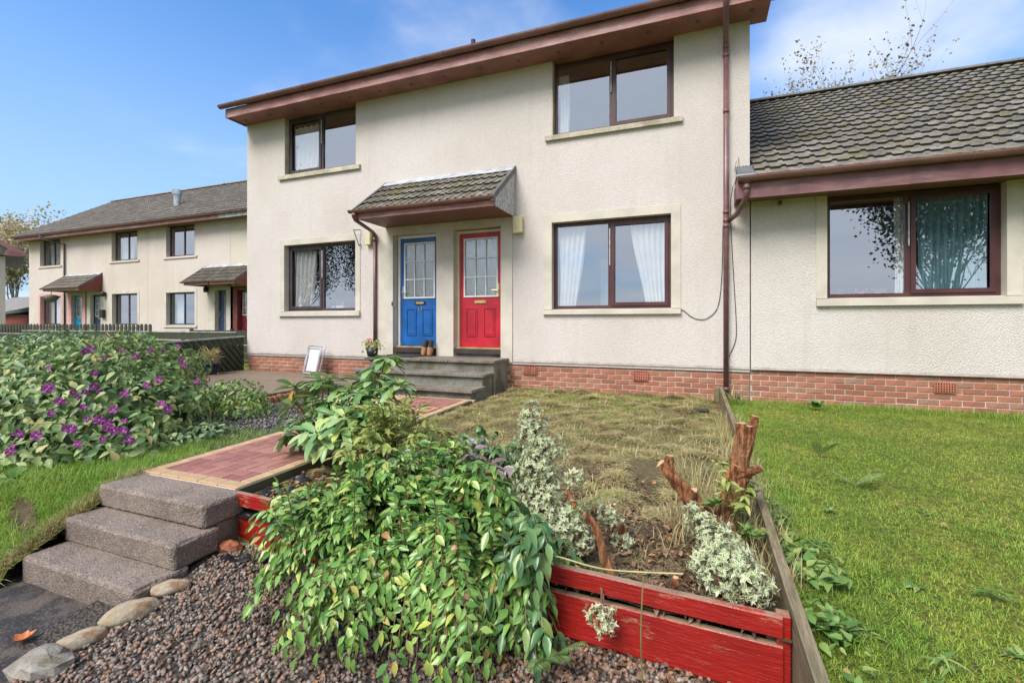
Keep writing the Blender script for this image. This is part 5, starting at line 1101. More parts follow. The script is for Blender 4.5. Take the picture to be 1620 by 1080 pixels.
# ------------------------------------------------------------------ front steps: three aggregate blocks
def block(x0, x1, y0, y1, z0, z1, label):
    nx, ny, nz_ = 60, 16, 8; V = {}; vs = []; fs = []
    def vid(i, j, k):
        if (i, j, k) not in V:
            x, y_, z = x0 + (x1 - x0) * i / nx, y0 + (y1 - y0) * j / ny, z0 + (z1 - z0) * k / nz_
            ex = (i in (0, nx)) + (j in (0, ny)) + (k in (0, nz_)); s_ = (0.005 + 0.012 * abs(nz3(x * 14, y_ * 14, z * 14))) if ex >= 2 else 0.0
            c = Vector(((x0 + x1) / 2, (y0 + y1) / 2, (z0 + z1) / 2)); p = Vector((x, y_, z)); d = Vector((math.copysign(1, x - c.x) if i in (0, nx) else 0, math.copysign(1, y_ - c.y) if j in (0, ny) else 0, math.copysign(1, z - c.z) if k in (0, nz_) else 0))
            p -= d * (s_ + 0.003 * abs(nz3(x * 22, y_ * 22, z * 22))) ; V[(i, j, k)] = len(vs); vs.append(tuple(p))
        return V[(i, j, k)]
    for i in range(nx):
        for j in range(ny): fs += [(vid(i, j, nz_), vid(i + 1, j, nz_), vid(i + 1, j + 1, nz_), vid(i, j + 1, nz_)), (vid(i, j, 0), vid(i, j + 1, 0), vid(i + 1, j + 1, 0), vid(i + 1, j, 0))]
        for k in range(nz_): fs += [(vid(i, 0, k), vid(i + 1, 0, k), vid(i + 1, 0, k + 1), vid(i, 0, k + 1)), (vid(i, ny, k), vid(i, ny, k + 1), vid(i + 1, ny, k + 1), vid(i + 1, ny, k))]
    for j in range(ny):
        for k in range(nz_): fs += [(vid(0, j, k), vid(0, j, k + 1), vid(0, j + 1, k + 1), vid(0, j + 1, k)), (vid(nx, j, k), vid(nx, j + 1, k), vid(nx, j + 1, k + 1), vid(nx, j, k + 1))]
    b = MB(); b.add(vs, fs); o = b.build('concrete_step', M['step']); tag(o, label, 'step', 'brown aggregate steps up to the brick path'); return o
block(-3.905, -2.835, 2.012, 2.305, 0.318, 0.470, 'topmost brown concrete step, level with the brick path')
block(-3.885, -2.805, 1.812, 2.10, 0.160, 0.318, 'middle brown concrete step of the three')
block(-3.865, -2.790, 1.592, 1.90, 0.0, 0.170, 'lowest brown concrete step beside the round stones')

# ------------------------------------------------------------------ bed boards
def beam(x0, y0, x1, y1, zl0, zl1, zr0, zr1, th, mat, parent, name='board'):
    d = Vector((x1 - x0, y1 - y0, 0)).normalized(); nrm = Vector((-d.y, d.x, 0)) * th; n_ = 14; mb = MB(); V = []; 
    for i in range(n_ + 1):
        t_ = i / n_; x, y_ = x0 + (x1 - x0) * t_, y0 + (y1 - y0) * t_; za, zb = zl0 + (zr0 - zl0) * t_, zl1 + (zr1 - zl1) * t_; wv = 0.003 * nz3(t_ * 9, th * 100, zl0 * 10); c = 0.004
        for (o_, z) in ((0, za), (0, zb - c), (c / th, zb), (1 - c / th, zb), (1, zb - c), (1, za)): V.append((x + nrm.x * o_ + wv, y_ + nrm.y * o_ + wv, z + wv))
    F = [(i * 6 + k, (i + 1) * 6 + k, (i + 1) * 6 + (k + 1) % 6, i * 6 + (k + 1) % 6) for i in range(n_) for k in range(6)] + [tuple(range(6)), tuple(n_ * 6 + k for k in range(6))[::-1]]
    mb.add(V, F); return mb.build(name, mat, parent)
RB = empty('raised_bed_front', (0, 0, 0), 'two peeling red painted boards holding the front of the planting bed', 'garden edging')
beam(-2.875, 2.252, 0.30, 2.004, 0.385, 0.470, 0.425, 0.500, 0.036, M['redboard'], RB); beam(-2.90, 2.262, 0.30, 2.006, 0.16, 0.330, 0.19, 0.388, 0.036, M['redboard'], RB)
for xx in (-1.9, -0.9, 0.25):
    yb_ = board_y(xx) + 0.04; s = MB(); s.cbox(xx, xx + 0.05, yb_, yb_ + 0.05, 0.1, 0.45, 0.004); s.build('post', M['timber_d'], RB)
SB = empty('bed_side_board', (0, 0, 0), 'long grey green timber board between the bed and the lawn, up to the downpipe', 'garden edging')
beam(0.335, 1.30, 0.335, 3.35, 0.16, 0.51, 0.28, 0.575, -0.034, M['timber'], SB); beam(0.33, 4.35, 0.30, 7.30, 0.36, 0.62, 0.42, 0.70, -0.034, M['timber'], SB); beam(0.337, 3.35, 0.332, 4.35, 0.28, 0.55, 0.36, 0.585, -0.030, M['timber'], SB)
s = MB(); s.cbox(0.225, 0.30, 7.18, 7.26, 0.40, 0.71, 0.005); s.build('post', M['timber'], SB); s = MB(); s.cbox(0.28, 0.33, 2.02, 2.07, 0.1, 0.50, 0.004); s.build('post', M['redboard'], SB)

# ------------------------------------------------------------------ stones
def stone(name, label, cat, loc_, dims, rot, mat, group=None, rough=0.10, seed=0, facet=False):
    n1, n2 = (22, 14) if not facet else (9, 6); V = []; F = []
    for j in range(n2 + 1):
        for i in range(n1):
            th, ph = 2 * math.pi * i / n1, math.pi * j / n2; d = Vector((math.sin(ph) * math.cos(th), math.sin(ph) * math.sin(th), math.cos(ph)))
            k = 1 + rough * (nz3(d.x * 1.6 + seed, d.y * 1.6, d.z * 1.6) * 1.6 + 0.3 * nz3(d.x * 5 + seed, d.y * 5, d.z * 5)); V.append((d.x * dims[0] * k, d.y * dims[1] * k, d.z * dims[2] * k))
    for j in range(n2):
        for i in range(n1): F.append((j * n1 + i, (j + 1) * n1 + i, (j + 1) * n1 + (i + 1) % n1, j * n1 + (i + 1) % n1))
    b = MB(); b.add(V, F); o = b.build(name, M[mat], None, not facet); o.location = loc_; o.rotation_euler = rot; return tag(o, label, cat, group)
SG = 'stones beside the bottom step'
stone('cobble', 'smooth pale ochre stone at the corner of the lowest step, furthest up', 'stone', (-2.735, 1.75, 0.125), (0.098, 0.048, 0.040), (0, 0, R(48)), 'cobble', SG, seed=1)
stone('cobble', 'egg shaped cream stone with a rust brown end, middle of the three by the steps', 'stone', (-2.76, 1.57, 0.085), (0.125, 0.068, 0.058), (R(5), 0, R(62)), 'cobble', SG, seed=2)
stone('cobble', 'long flat ochre stone nearest the tarmac', 'stone', (-2.80, 1.375, 0.055), (0.105, 0.052, 0.040), (0, 0, R(62)), 'cobble', SG, seed=3)
stone('rock', 'angular grey rock at the bottom left corner', 'rock', (-2.78, 1.22, 0.04), (0.12, 0.10, 0.065), (0, R(8), R(30)), 'rock', None, 0.22, 4, True)
stone('rock', 'small grey rock against the left end of the middle step', 'rock', (-3.99, 1.92, 0.20), (0.085, 0.055, 0.055), (0, 0, R(15)), 'rock', None, 0.2, 6, True)
stone('broken_brick', 'orange broken brick lump under the end of the top step', 'brick', (-2.76, 2.14, 0.165), (0.075, 0.05, 0.05), (R(20), R(15), R(30)), 'terracotta', None, 0.25, 7, True)
mb = MB(); mb.box(-3.88, -2.85, 2.11, 2.30, 0.1, 0.317); tag(mb.build('step_foundation', M['riser']), 'dark mortar foundation showing under the top step', 'foundation')
mb = MB(); mb.cbox(-0.10, 0.10, -0.06, 0.06, 0, 0.04, 0.01); o = tag(mb.build('drain_cover', M['black']), 'small black plastic bit lying in the cut grass near the post', 'plastic scrap'); o.location = (0.04, 6.35, 0.49)

# ------------------------------------------------------------------ liner
def crumple(name, label, cx, cy, cz, sx, sy, amp, seed, rot=0):
    nx, ny = 26, 16; V = []; F = []
    for j in range(ny + 1):
        for i in range(nx + 1):
            u, v = i / nx - .5, j / ny - .5; x, y_ = u * sx, v * sy; z = amp * (abs(nz3(u * 3 + seed, v * 3 * sy / sx, 0)) * 1.8 + .8 * abs(nz3(u * 3 + v * 9, v * 2, seed))); V.append((x + .03 * nz3(u * 4, v * 4, seed + 3), y_ + .03 * nz3(u * 4, v * 4, seed + 7), z))
    for j in range(ny):
        for i in range(nx): a = j * (nx + 1) + i; F.append((a, a + 1, a + nx + 2, a + nx + 1))
    b = MB(); b.add(V, F); o = b.build(name, M['liner'], None, True); o.location = (cx, cy, cz); o.rotation_euler = (0, 0, rot); return tag(o, label, 'plastic sheet')
crumple('plastic_liner', 'crumpled black weed liner behind the red boards beside the path', -2.58, 2.55, 0.40, 0.50, 0.46, 0.035, 1, 0.3)
crumple('plastic_liner', 'strip of black liner on the gravel under the left red board', -2.50, 2.10, 0.15, 0.36, 0.09, 0.03, 5, 0.25)
crumple('plastic_liner', 'black liner bulging through the gap between the left red boards', -2.60, 2.25, 0.325, 0.50, 0.08, 0.03, 9, -0.08)

# ------------------------------------------------------------------ cut stump and stubs
def limb(mb, pts, rs, n=12, seed=0, flute=0.22):
    pts = [Vector(p) for p in pts]; P2 = []; R2 = []
    for i in range(len(pts) - 1):
        for k in range(5): t_ = k / 5; P2.append(pts[i].lerp(pts[i + 1], t_)); R2.append(rs[i] + (rs[i + 1] - rs[i]) * t_)
    P2.append(pts[-1]); R2.append(rs[-1]); base = len(mb.v); rings = []
    for i, p in enumerate(P2):
        d = (P2[min(i + 1, len(P2) - 1)] - P2[max(i - 1, 0)]).normalized(); a = d.cross(Vector((0, 1, 0.1))).normalized(); b = d.cross(a).normalized()
        for k in range(n):
            th = 2 * math.pi * k / n + i * 0.10; rr_ = R2[i] * (1 + flute * math.sin(th * 3 + seed) * (0.6 + 0.4 * math.sin(i * .7)) + flute * 1.2 * nz3(math.cos(th) * 2, math.sin(th) * 2, i * 0.35 + seed)); mb.v.append(tuple(p + (a * math.cos(th) + b * math.sin(th)) * rr_))
    for i in range(len(P2) - 1):
        for k in range(n): mb.f.append((base + i * n + k, base + i * n + (k + 1) % n, base + (i + 1) * n + (k + 1) % n, base + (i + 1) * n + k)); mb.mi.append(0)
    mb.f.append(tuple(base + (len(P2) - 1) * n + k for k in range(n))); mb.mi.append(1)
ST = empty('cut_shrub_stump', (0.09, 2.80, 0.40), 'tall forked orange brown stump of a cut shrub beside the side board', 'stump')
o0 = Vector((0.09, 2.80, 0.40)); pp = lambda *q: Vector(q) - o0
mb = MB(); limb(mb, [pp(0.10, 2.80, 0.36), pp(0.15, 2.82, 0.55), pp(0.19, 2.82, 0.70), pp(0.215, 2.81, 0.84)], [0.070, 0.058, 0.052, 0.044], seed=1); mb.build('trunk', [M['bark'], M['cutwood']], ST)
for pts, rs, sd_ in (([pp(0.215, 2.81, 0.82), pp(0.225, 2.80, 0.95), pp(0.222, 2.80, 1.065)], [0.042, 0.036, 0.027], 2), ([pp(0.225, 2.81, 0.84), pp(0.258, 2.81, 0.97), pp(0.262, 2.81, 1.05)], [0.038, 0.032, 0.020], 3), ([pp(0.25, 2.83, 0.93), pp(0.28, 2.84, 1.04), pp(0.293, 2.84, 1.10)], [0.028, 0.025, 0.019], 4),
    ([pp(0.20, 2.80, 0.76), pp(0.26, 2.79, 0.81), pp(0.318, 2.78, 0.845)], [0.03, 0.023, 0.018], 5), ([pp(0.10, 2.78, 0.38), pp(0.05, 2.76, 0.54), pp(-0.04, 2.74, 0.66), pp(-0.12, 2.72, 0.76), pp(-0.185, 2.70, 0.835)], [0.060, 0.050, 0.042, 0.033, 0.024], 6), ([pp(-0.13, 2.72, 0.77), pp(-0.14, 2.72, 0.83), pp(-0.135, 2.72, 0.875)], [0.028, 0.024, 0.020], 7), ([pp(-0.04, 2.74, 0.66), pp(-0.015, 2.70, 0.69), pp(-0.01, 2.69, 0.715)], [0.026, 0.020, 0.016], 8)):
    mb = MB(); limb(mb, pts, rs, seed=sd_); mb.build('limb', [M['bark'], M['cutwood']], ST)
for pts, rs, lab in (([(-0.37, 2.68, 0.38), (-0.41, 2.66, 0.50), (-0.455, 2.64, 0.585)], [0.030, 0.024, 0.019], 'short leaning cut stub standing alone in the bare bed'),
                     ([(-0.34, 2.20, 0.36), (-0.40, 2.19, 0.52), (-0.435, 2.18, 0.66), (-0.49, 2.18, 0.71)], [0.028, 0.022, 0.016, 0.012], 'slim curved brown stem leaning beside the pale variegated shrub'),
                     ([(-0.52, 2.30, 0.45), (-0.56, 2.34, 0.65), (-0.63, 2.38, 0.74)], [0.018, 0.014, 0.010], 'thin cut branch poking out behind the variegated shrub'),
                     ([(-0.085, 2.17, 0.38), (-0.09, 2.165, 0.45), (-0.085, 2.16, 0.50)], [0.024, 0.020, 0.013], 'small rotten stub just behind the red board')):
    mb = MB(); limb(mb, pts, rs, 9, seed=len(lab)); tag(mb.build('cut_stub', [M['bark'], M['cutwood']]), lab, 'stump', 'cut stubs in the bed')

# ------------------------------------------------------------------ plants
def shrub_arching(origin, tips, nper, L, ratio, mat, single, stemr=0.004, droop=0.5, start=0.35, tmpl=T_LANCE, stem_mat='stem', name=None, labels=None, spread=0.7, extra=None):
    """tips: list of (base, control, tip). leaves alternate along each arching stem"""
    root = empty(*name, origin, *labels) if False else empty(name, origin, *labels); o = np.array(origin)
    P, Dd, Nn, LL = [], [], [], []; sm = MB()
    for b, c, t_ in tips:
        b, c, t_ = Vector(b), Vector(c), Vector(t_); pts = [b * (1 - u) ** 2 + c * 2 * u * (1 - u) + t_ * u * u for u in [i / 8 for i in range(9)]]
        sm.tube([p - Vector(origin) for p in pts], [stemr * (1.3 - 0.9 * i / 8) for i in range(9)], 5, False)
        n_ = nper + rnd.randint(-2, 2); sg = 1
        for k in range(n_):
            u = start + (1 - start) * (k + 0.5 * rnd.random()) / n_; p = b * (1 - u) ** 2 + c * 2 * u * (1 - u) + t_ * u * u; d = ((c - b) * (1 - u) + (t_ - c) * u).normalized()
            up = Vector((0, 0, 1)); s = d.cross(up); s = s.normalized() if s.length > 0.05 else Vector((1, 0, 0)); sg = -sg
            dr = d * rnd.uniform(0.2, 0.8) + s * sg * spread * rnd.uniform(0.4, 1.3) - up * droop * rnd.uniform(-0.2, 1.8) + Vector((rnd.uniform(-.25, .25), rnd.uniform(-.4, .2), 0)); nr = up * 0.8 + d * rnd.uniform(-.1, .5) + s * sg * 0.25 + Vector((rnd.uniform(-.7, .7), rnd.uniform(-.8, .4), 0))
            P.append(tuple(p)); Dd.append(tuple(dr)); Nn.append(tuple(nr)); LL.append(L * rnd.uniform(0.5, 1.25))
        P.append(tuple(t_)); Dd.append(tuple((t_ - c).normalized() * 1.0 + Vector((0, 0, -0.3)))); Nn.append((0, 0, 1)); LL.append(L)
    sm.build('stems', M[stem_mat], root, True)
    leaves('leaf', tmpl, P, Dd, Nn, np.array(LL), ratio, mat, root, single=single, curl=0.22); return root
# big glossy shrub spilling over the red boards
tips = []
for k in range(860):
    a = rnd.uniform(0, 2 * math.pi); rr_ = math.sqrt(rnd.random()); ex, ey = math.cos(a) * rr_, math.sin(a) * rr_
    lump = 1 + 0.30 * nz3(ex * 3, ey * 3, 4)
    bx_ = -1.38 + ex * 0.42; by_ = 2.18 + ey * 0.22
    tx = -1.42 + ex * 0.92 * lump; ty = 2.14 + ey * 0.60 * lump
    top = 0.80 * lump * (1 - 0.60 * rr_ ** 2.2)
    if ty < 2.05: top -= 0.42 * (2.05 - ty)
    tz = max(0.16 + rnd.uniform(0, 0.1), top + rnd.uniform(-0.12, 0.05)); 
    if tx > -0.75: tz = min(tz, 0.62)
    tips.append(((bx_, by_, 0.35), ((bx_ + tx) / 2, (by_ + ty) / 2, max(tz, 0.45) + 0.17), (tx, ty, tz)))
for k in range(150):
    tx, ty = -1.42 + rnd.uniform(-.62, .55), 2.12 + rnd.uniform(-.3, .32); tz = rnd.uniform(0.74, 0.93) - .25 * abs(tx + 1.42); tips.append(((tx + rnd.uniform(-.08, .08), ty + .08, 0.40), (tx, ty + .03, tz * .7), (tx + rnd.uniform(-.06, .06), ty - .03, tz)))
shrub_arching((-1.38, 2.18, 0.35), tips, 16, 0.060, 0.47, M['lf_shrub'], 300, droop=0.20, spread=1.05, stem_mat='twig', name='glossy_shrub', labels=('big glossy green shrub with arching stems spilling over the red boards', 'shrub'))
# a few purple tinged sprays at its top
tips = [((-1.30, 2.35, 0.5), (x * .5 - .65, 2.4, 0.8), (x, y_, z)) for x, y_, z in [(-1.34 + rnd.uniform(-.40, .45), 2.38 + rnd.uniform(-.25, .15), 0.85 + rnd.uniform(-.05, .06)) for _ in range(26)]]
shrub_arching((-1.30, 2.35, 0.4), tips, 7, 0.066, 0.42, M['lf_purple'], 90, name='purple_shrub', labels=('purple and mauve tinged sprays at the top of the glossy shrub', 'shrub'), start=0.55)
# lime coloured shrub under the rhododendron
tips = []
for k in range(105):
    a = rnd.uniform(0, 2 * math.pi); q_ = rnd.random() ** .5; tx, ty = -2.12 + math.cos(a) * q_ * 0.44, 2.95 + math.sin(a) * q_ * 0.48; tz = 1.03 - 0.40 * q_ ** 2 + rnd.uniform(-.12, .06); tips.append(((-2.12 + (tx + 2.12) * .3, 3.0 + (ty - 3.0) * .3, 0.42), ((tx - 2.12) / 2 * 1.0, (ty + 3.0) / 2, tz * 0.8 + .1), (tx, ty, tz)))
shrub_arching((-2.12, 3.0, 0.42), tips, 9, 0.085, 0.42, M['lf_lime'], 150, name='lime_shrub', labels=('yellow green leggy shrub in front of the brick path', 'shrub'), droop=0.4, spread=1.0)
# dark small shrub
tips = []
for k in range(48):
    a = rnd.uniform(0, 2 * math.pi); q_ = rnd.random() ** .5; tx, ty = -1.33 + math.cos(a) * q_ * 0.36, 2.95 + math.sin(a) * q_ * 0.3; tz = 0.86 - 0.30 * q_ ** 2 + rnd.uniform(-.1, .06); tips.append(((-1.33, 2.95, 0.42), ((tx - 1.33) / 2, (ty + 2.95) / 2, tz), (tx, ty, tz)))
shrub_arching((-1.33, 2.95, 0.42), tips, 9, 0.085, 0.42, M['lf_dark'], 150, name='dark_shrub', labels=('small dark green glossy shrub behind the purple sprays', 'shrub'))
# right flank: darker leaves hanging beside the red boards
tips = []
for k in range(46):
    tx, ty, tz = -0.66 + rnd.uniform(-.2, .12), 1.98 + rnd.uniform(-.16, .16), rnd.uniform(0.20, 0.72); tips.append(((-0.8, 2.2, 0.4), ((tx - .8) / 2, (ty + 2.2) / 2, tz + .12), (tx, ty, tz)))
shrub_arching((-0.8, 2.2, 0.38), tips, 9, 0.085, 0.40, M['lf_dark'], 160, name='hanging_shrub', labels=('darker leafy stems hanging at the left end of the bare red boards', 'shrub'), droop=0.45)

# rhododendron: whorls of long leaves at branch ends
whorls = [(-3.346, 3.2, 1.047), (-3.266, 3.1, 0.892), (-3.209, 3.0, 0.691), (-3.031, 3.3, 1.108), (-2.703, 3.5, 1.208), (-2.527, 3.5, 1.253), (-2.376, 3.4, 1.116), (-2.459, 3.3, 1.031), (-2.655, 3.1, 0.967), (-3.054, 3.0, 0.813), (-2.861, 2.9, 0.751), (-2.707, 2.9, 0.772), (-2.933, 3.3, 1.016), (-2.526, 3.2, 1.014), (-2.505, 3.0, 0.94), (-3.084, 3.2, 0.945), (-2.824, 3.5, 1.075), (-2.689, 3.0, 0.858), (-2.447, 3.1, 0.892), (-2.546, 2.9, 0.81), (-3.035, 3.1, 0.87), (-2.75, 3.25, 1.06), (-2.60, 3.35, 1.12), (-2.9, 3.15, 0.93)]
whorls += [(w_[0] + rnd.uniform(-.16, .16), w_[1] + rnd.uniform(-.1, .12), w_[2] + rnd.uniform(-.12, .05)) for w_ in whorls[::1]][:20]
RO = empty('rhododendron', (-2.66, 3.12, 0.43), 'tall rhododendron with whorls of long leathery leaves leaning over the brick path', 'shrub'); o0 = Vector(RO.location)
sm = MB(); forks = [Vector((-2.72, 3.12, 0.66)), Vector((-2.60, 3.2, 0.70)), Vector((-2.86, 3.1, 0.68))]
for f_ in forks: sm.tube([Vector((0, 0, 0)), (f_ - o0) * .5 + Vector((.02, 0, 0)), f_ - o0], [0.020, 0.016, 0.013], 7, False)
P, Dd, Nn, LL = [], [], [], []
for wi, wv in enumerate(whorls):
    wv = Vector(wv); f_ = min(forks, key=lambda q: (q - wv).length); mid = (f_ + wv) / 2 + Vector((rnd.uniform(-.03, .03), rnd.uniform(-.03, .03), -0.04)); sm.tube([f_ - o0, mid - o0, wv - o0], [0.010, 0.008, 0.006], 6, False)
    ax = ((wv - mid).normalized() * 0.6 + Vector((0, 0, 0.6))).normalized(); a1 = ax.cross(Vector((1, 0.2, 0))).normalized(); a2 = ax.cross(a1)
    n_ = rnd.randint(10, 14)
    for k in range(n_):
        th = 2 * math.pi * k / n_ + rnd.uniform(-.25, .25); out = a1 * math.cos(th) + a2 * math.sin(th); el = rnd.uniform(-0.45, 0.55); d = out + ax * el
        P.append(tuple(wv - ax * rnd.uniform(0, .03))); Dd.append(tuple(d)); Nn.append(tuple(ax - out * el * .8)); LL.append(rnd.uniform(0.13, 0.215))
    b_ = MB(); b_.lathe([(0, 0), (0.008, 0.008), (0.006, 0.02), (0, 0.03)], (0, 0, 0), 8); ob = b_.build('bud', M['lf_lime'], RO, True); ob.location = wv - o0 + ax * .0; ob.rotation_euler = ax.to_track_quat('Z', 'Y').to_euler()
sm.build('stem', M['twig'], RO, True)
leaves('leaf', T_OBLONG, P, Dd, Nn, np.array(LL), 0.32, M['lf_rhodo'], RO, single=300, curl=0.2)
ym = leaf_mesh('yellow_leaf', T_OBLONG, M['lf_yellow'], 0.36, 0.1)
for p, d, n_, L_ in (((-3.27, 3.12, 1.02), (-.2, -.25, -1), (0.1, -1, 0.2), .12), ((-2.56, 3.0, 0.80), (0, -.1, -1), (.3, -1, 0), .13)):
    o = inst('leaf', ym, RO, frame_matrix(Vector(p) - o0, d, n_, L_)); o['label'] = 'yellowed leaf'

# variegated shrubs: small cream edged leaves in rosettes
def variegated(name, label, clusters, base, single=120, L=0.021, dens=2.0):
    T = empty(name, base, label, 'shrub', 'cream and green variegated shrubs'); o = np.array(base); sm = MB(); P, Dd, Nn = [], [], []
    for (cx, cy, cz, r_) in clusters:
        r_ *= 1.02; c = Vector((cx, cy, cz)); sm.tube([Vector((0, 0, 0)), (c - Vector(base)) * .5 + Vector((0.01, 0, .02)), c - Vector(base)], [0.007, 0.005, 0.003], 5, False)
        nr = int(dens * 260 * (r_ / 0.1) ** 2)
        for _ in range(nr // 5):
            d = Vector((rnd.gauss(0, 1), rnd.gauss(0, 1), rnd.gauss(0.25, .9))).normalized(); p = c + Vector((d.x, d.y, d.z)) * r_ * rnd.uniform(0.45, 1.05) * (1 + .25 * nz3(d.x * 2 + cx * 5, d.y * 2, d.z * 2))
            if rnd.random() < .35: sm.tube([(c - Vector(base)) * 1.0, p - Vector(base)], [0.0025, 0.0015], 4, False)
            a1 = d.cross(Vector((.3, .2, 1))).normalized(); a2 = d.cross(a1)
            for k in range(6):
                th = k * 1.05 + rnd.random(); out = a1 * math.cos(th) + a2 * math.sin(th); P.append(tuple(p)); Dd.append(tuple(out * rnd.uniform(.6, 1) + d * rnd.uniform(.1, 1.0) + Vector((0, 0, -.15)))); Nn.append(tuple(d - out * .4))
    sm.build('stem', M['twig'], T, True); P, Dd, Nn = map(np.array, (P, Dd, Nn)); n_ = len(P); LL = rng.uniform(.7, 1.25, n_) * L
    cream = leaf_mesh('leaf', T_LANCE, M['lf_cream'], 0.40); cream.materials.append(M['lf_vgreen'])
    # cream margin, green centre: a narrower green blade lies just above the cream one
    V1, F1 = expand(T_LANCE, np.zeros((1, 3)), np.array([[1., 0, 0]]), np.array([[0, 0, 1.]]), 1.0, 0.42, 0.15); V2, F2 = expand(T_LANCE, np.array([[0.08, 0, 0.012]]), np.array([[1., 0, 0]]), np.array([[0, 0, 1.]]), 0.80, 0.20, 0.15)
    me = bpy.data.meshes.new('leaf'); me.from_pydata([tuple(v) for v in np.r_[V1, V2]], [], [tuple(map(int, f)) for f in np.r_[F1, F2 + len(V1)]]); me.materials.append(M['lf_cream']); me.materials.append(M['lf_vgreen']); me.polygons.foreach_set('material_index', [0] * len(F1) + [1] * len(F2)); me.polygons.foreach_set('use_smooth', [True] * (len(F1) + len(F2))); me.update()
    order = np.argsort(np.linalg.norm(P - [0, 0, 1.6], axis=1)); one, rest = order[:single], order[single:]
    for i in one: inst('leaf', me, T, frame_matrix(P[i] - o, Dd[i], Nn[i], float(LL[i])))
    V, F = expand(T_LANCE, P[rest] - o, Dd[rest], Nn[rest], LL[rest], LL[rest] * .42); a = np_obj('foliage', V, F, M['lf_cream'], T); a['kind'] = 'stuff'
    Nu = unit(Nn[rest] - unit(Dd[rest]) * (Nn[rest] * unit(Dd[rest])).sum(1, keepdims=True))
    V, F = expand(T_LANCE, P[rest] - o + unit(Dd[rest]) * .08 * LL[rest][:, None] + Nu * .012 * LL[rest][:, None], Dd[rest], Nn[rest], LL[rest] * .8, LL[rest] * .20); a = np_obj('foliage', V, F, M['lf_vgreen'], T); a['kind'] = 'stuff'
    return T
variegated('variegated_shrub', 'tallest cream and green variegated shrub beside the glossy green shrub', [(-0.845, 2.45, 1.13, .045), (-0.835, 2.44, 1.07, .075), (-0.83, 2.42, 0.98, .10), (-0.76, 2.42, 0.91, .12), (-0.80, 2.40, 0.82, .13), (-0.74, 2.36, 0.72, .13), (-0.84, 2.36, 0.70, .10), (-0.72, 2.30, 0.62, .13), (-0.60, 2.32, 0.60, .11), (-0.62, 2.26, 0.56, .11), (-0.78, 2.24, 0.52, .10), (-0.53, 2.24, 0.55, .07), (-0.58, 2.36, .82, .05)], (-0.74, 2.42, 0.42), 140)
variegated('variegated_shrub', 'low spreading variegated shrub in the right corner of the bed', [(0.03, 2.50, 0.60, .08), (0.10, 2.42, 0.56, .10), (0.06, 2.34, 0.52, .10), (0.14, 2.28, 0.52, .11), (0.20, 2.20, 0.50, .10), (0.10, 2.20, 0.48, .09), (0.19, 2.34, .52, .08), (-0.02, 2.58, 0.64, .045)], (0.10, 2.40, 0.40), 140, 0.025)
variegated('variegated_shrub', 'small variegated sprig hanging over the front of the red board', [(-0.375, 1.965, 0.375, .06), (-0.36, 1.95, 0.35, .045)], (-0.41, 2.12, 0.46), 60)
variegated('variegated_shrub', 'tiny variegated sprig on bare soil below the lone stub', [(-0.37, 2.50, 0.47, .05), (-0.33, 2.48, 0.46, .03)], (-0.36, 2.52, 0.41), 30)
variegated('variegated_shrub', 'small variegated tuft right beside the tallest variegated shrub', [(-0.44, 2.50, 0.60, .055), (-0.40, 2.50, 0.57, .04)], (-0.44, 2.52, 0.42), 30)

# climber hedge on the left
def mass(origin, blobs, n, L, ratio, mat, name, labels, single, tmpl=T_OVATE, hang=0.6, inner=0.35):
    T = empty(name, origin, *labels); P, Dd, Nn, LL = [], [], [], []; vol = [b[3] * b[4] + b[3] * b[5] + b[4] * b[5] for b in blobs]; tot = sum(vol)
    for bi, (cx, cy, cz, rx, ry, rz) in enumerate(blobs):
        m = int(n * vol[bi] / tot)
        for _ in range(m):
            d = Vector((rnd.gauss(0, 1), rnd.gauss(0, 1), rnd.gauss(0, 1))).normalized()
            if d.z < -0.3: d.z = -d.z
            k = 1 + 0.22 * nz3(d.x * 2.2 + cx, d.y * 2.2 + cy, d.z * 2.2) + 0.10 * nz3(d.x * 6 + cx, d.y * 6, d.z * 6); k *= (1 - inner * rnd.random() ** 2)
            p = Vector((cx + d.x * rx * k, cy + d.y * ry * k, cz + d.z * rz * k))
            if p.z < origin[2] + 0.02 + rnd.random() * .05: continue
            if any(((p.x - b[0]) / b[3]) ** 2 + ((p.y - b[1]) / b[4]) ** 2 + ((p.z - b[2]) / b[5]) ** 2 < 0.45 for j, b in enumerate(blobs) if j != bi): continue
            nn = Vector((d.x / rx, d.y / ry, d.z / rz)).normalized(); side = Vector((rnd.gauss(0, 1), rnd.gauss(0, 1), rnd.gauss(0, .5)))
            dr = (side - nn * side.dot(nn)).normalized() * 0.8 + Vector((0, 0, -hang)) + nn * rnd.uniform(0, .5); P.append(tuple(p)); Dd.append(tuple(dr)); Nn.append(tuple(nn + Vector((rnd.gauss(0, .35), rnd.gauss(0, .35), .35)))); LL.append(L * rnd.uniform(.6, 1.25))
    leaves('leaf', tmpl, P, Dd, Nn, np.array(LL), ratio, mat, T, single=single); return T, P
CL, CP = mass((-5.7, 3.1, 0.42), [(-5.80, 2.95, 0.55, 1.15, 1.0, 0.68), (-6.5, 3.2, 0.70, 1.15, 1.1, 0.72), (-7.3, 4.0, 0.8, 1.1, 1.0, 0.66), (-5.2, 2.6, 0.40, 0.85, 0.72, 0.45), (-6.4, 2.5, 0.45, 1.1, 0.7, 0.55), (-7.8, 3.6, 0.6, 1.2, 1.4, 0.7)], 15500, 0.095, 0.52, M['lf_clem'], 'climber_hedge', ('big rounded clematis hedge with purple flowers left of the brick path', 'hedge'), 300)
b = MB(); b.v = []
core = MB(); 
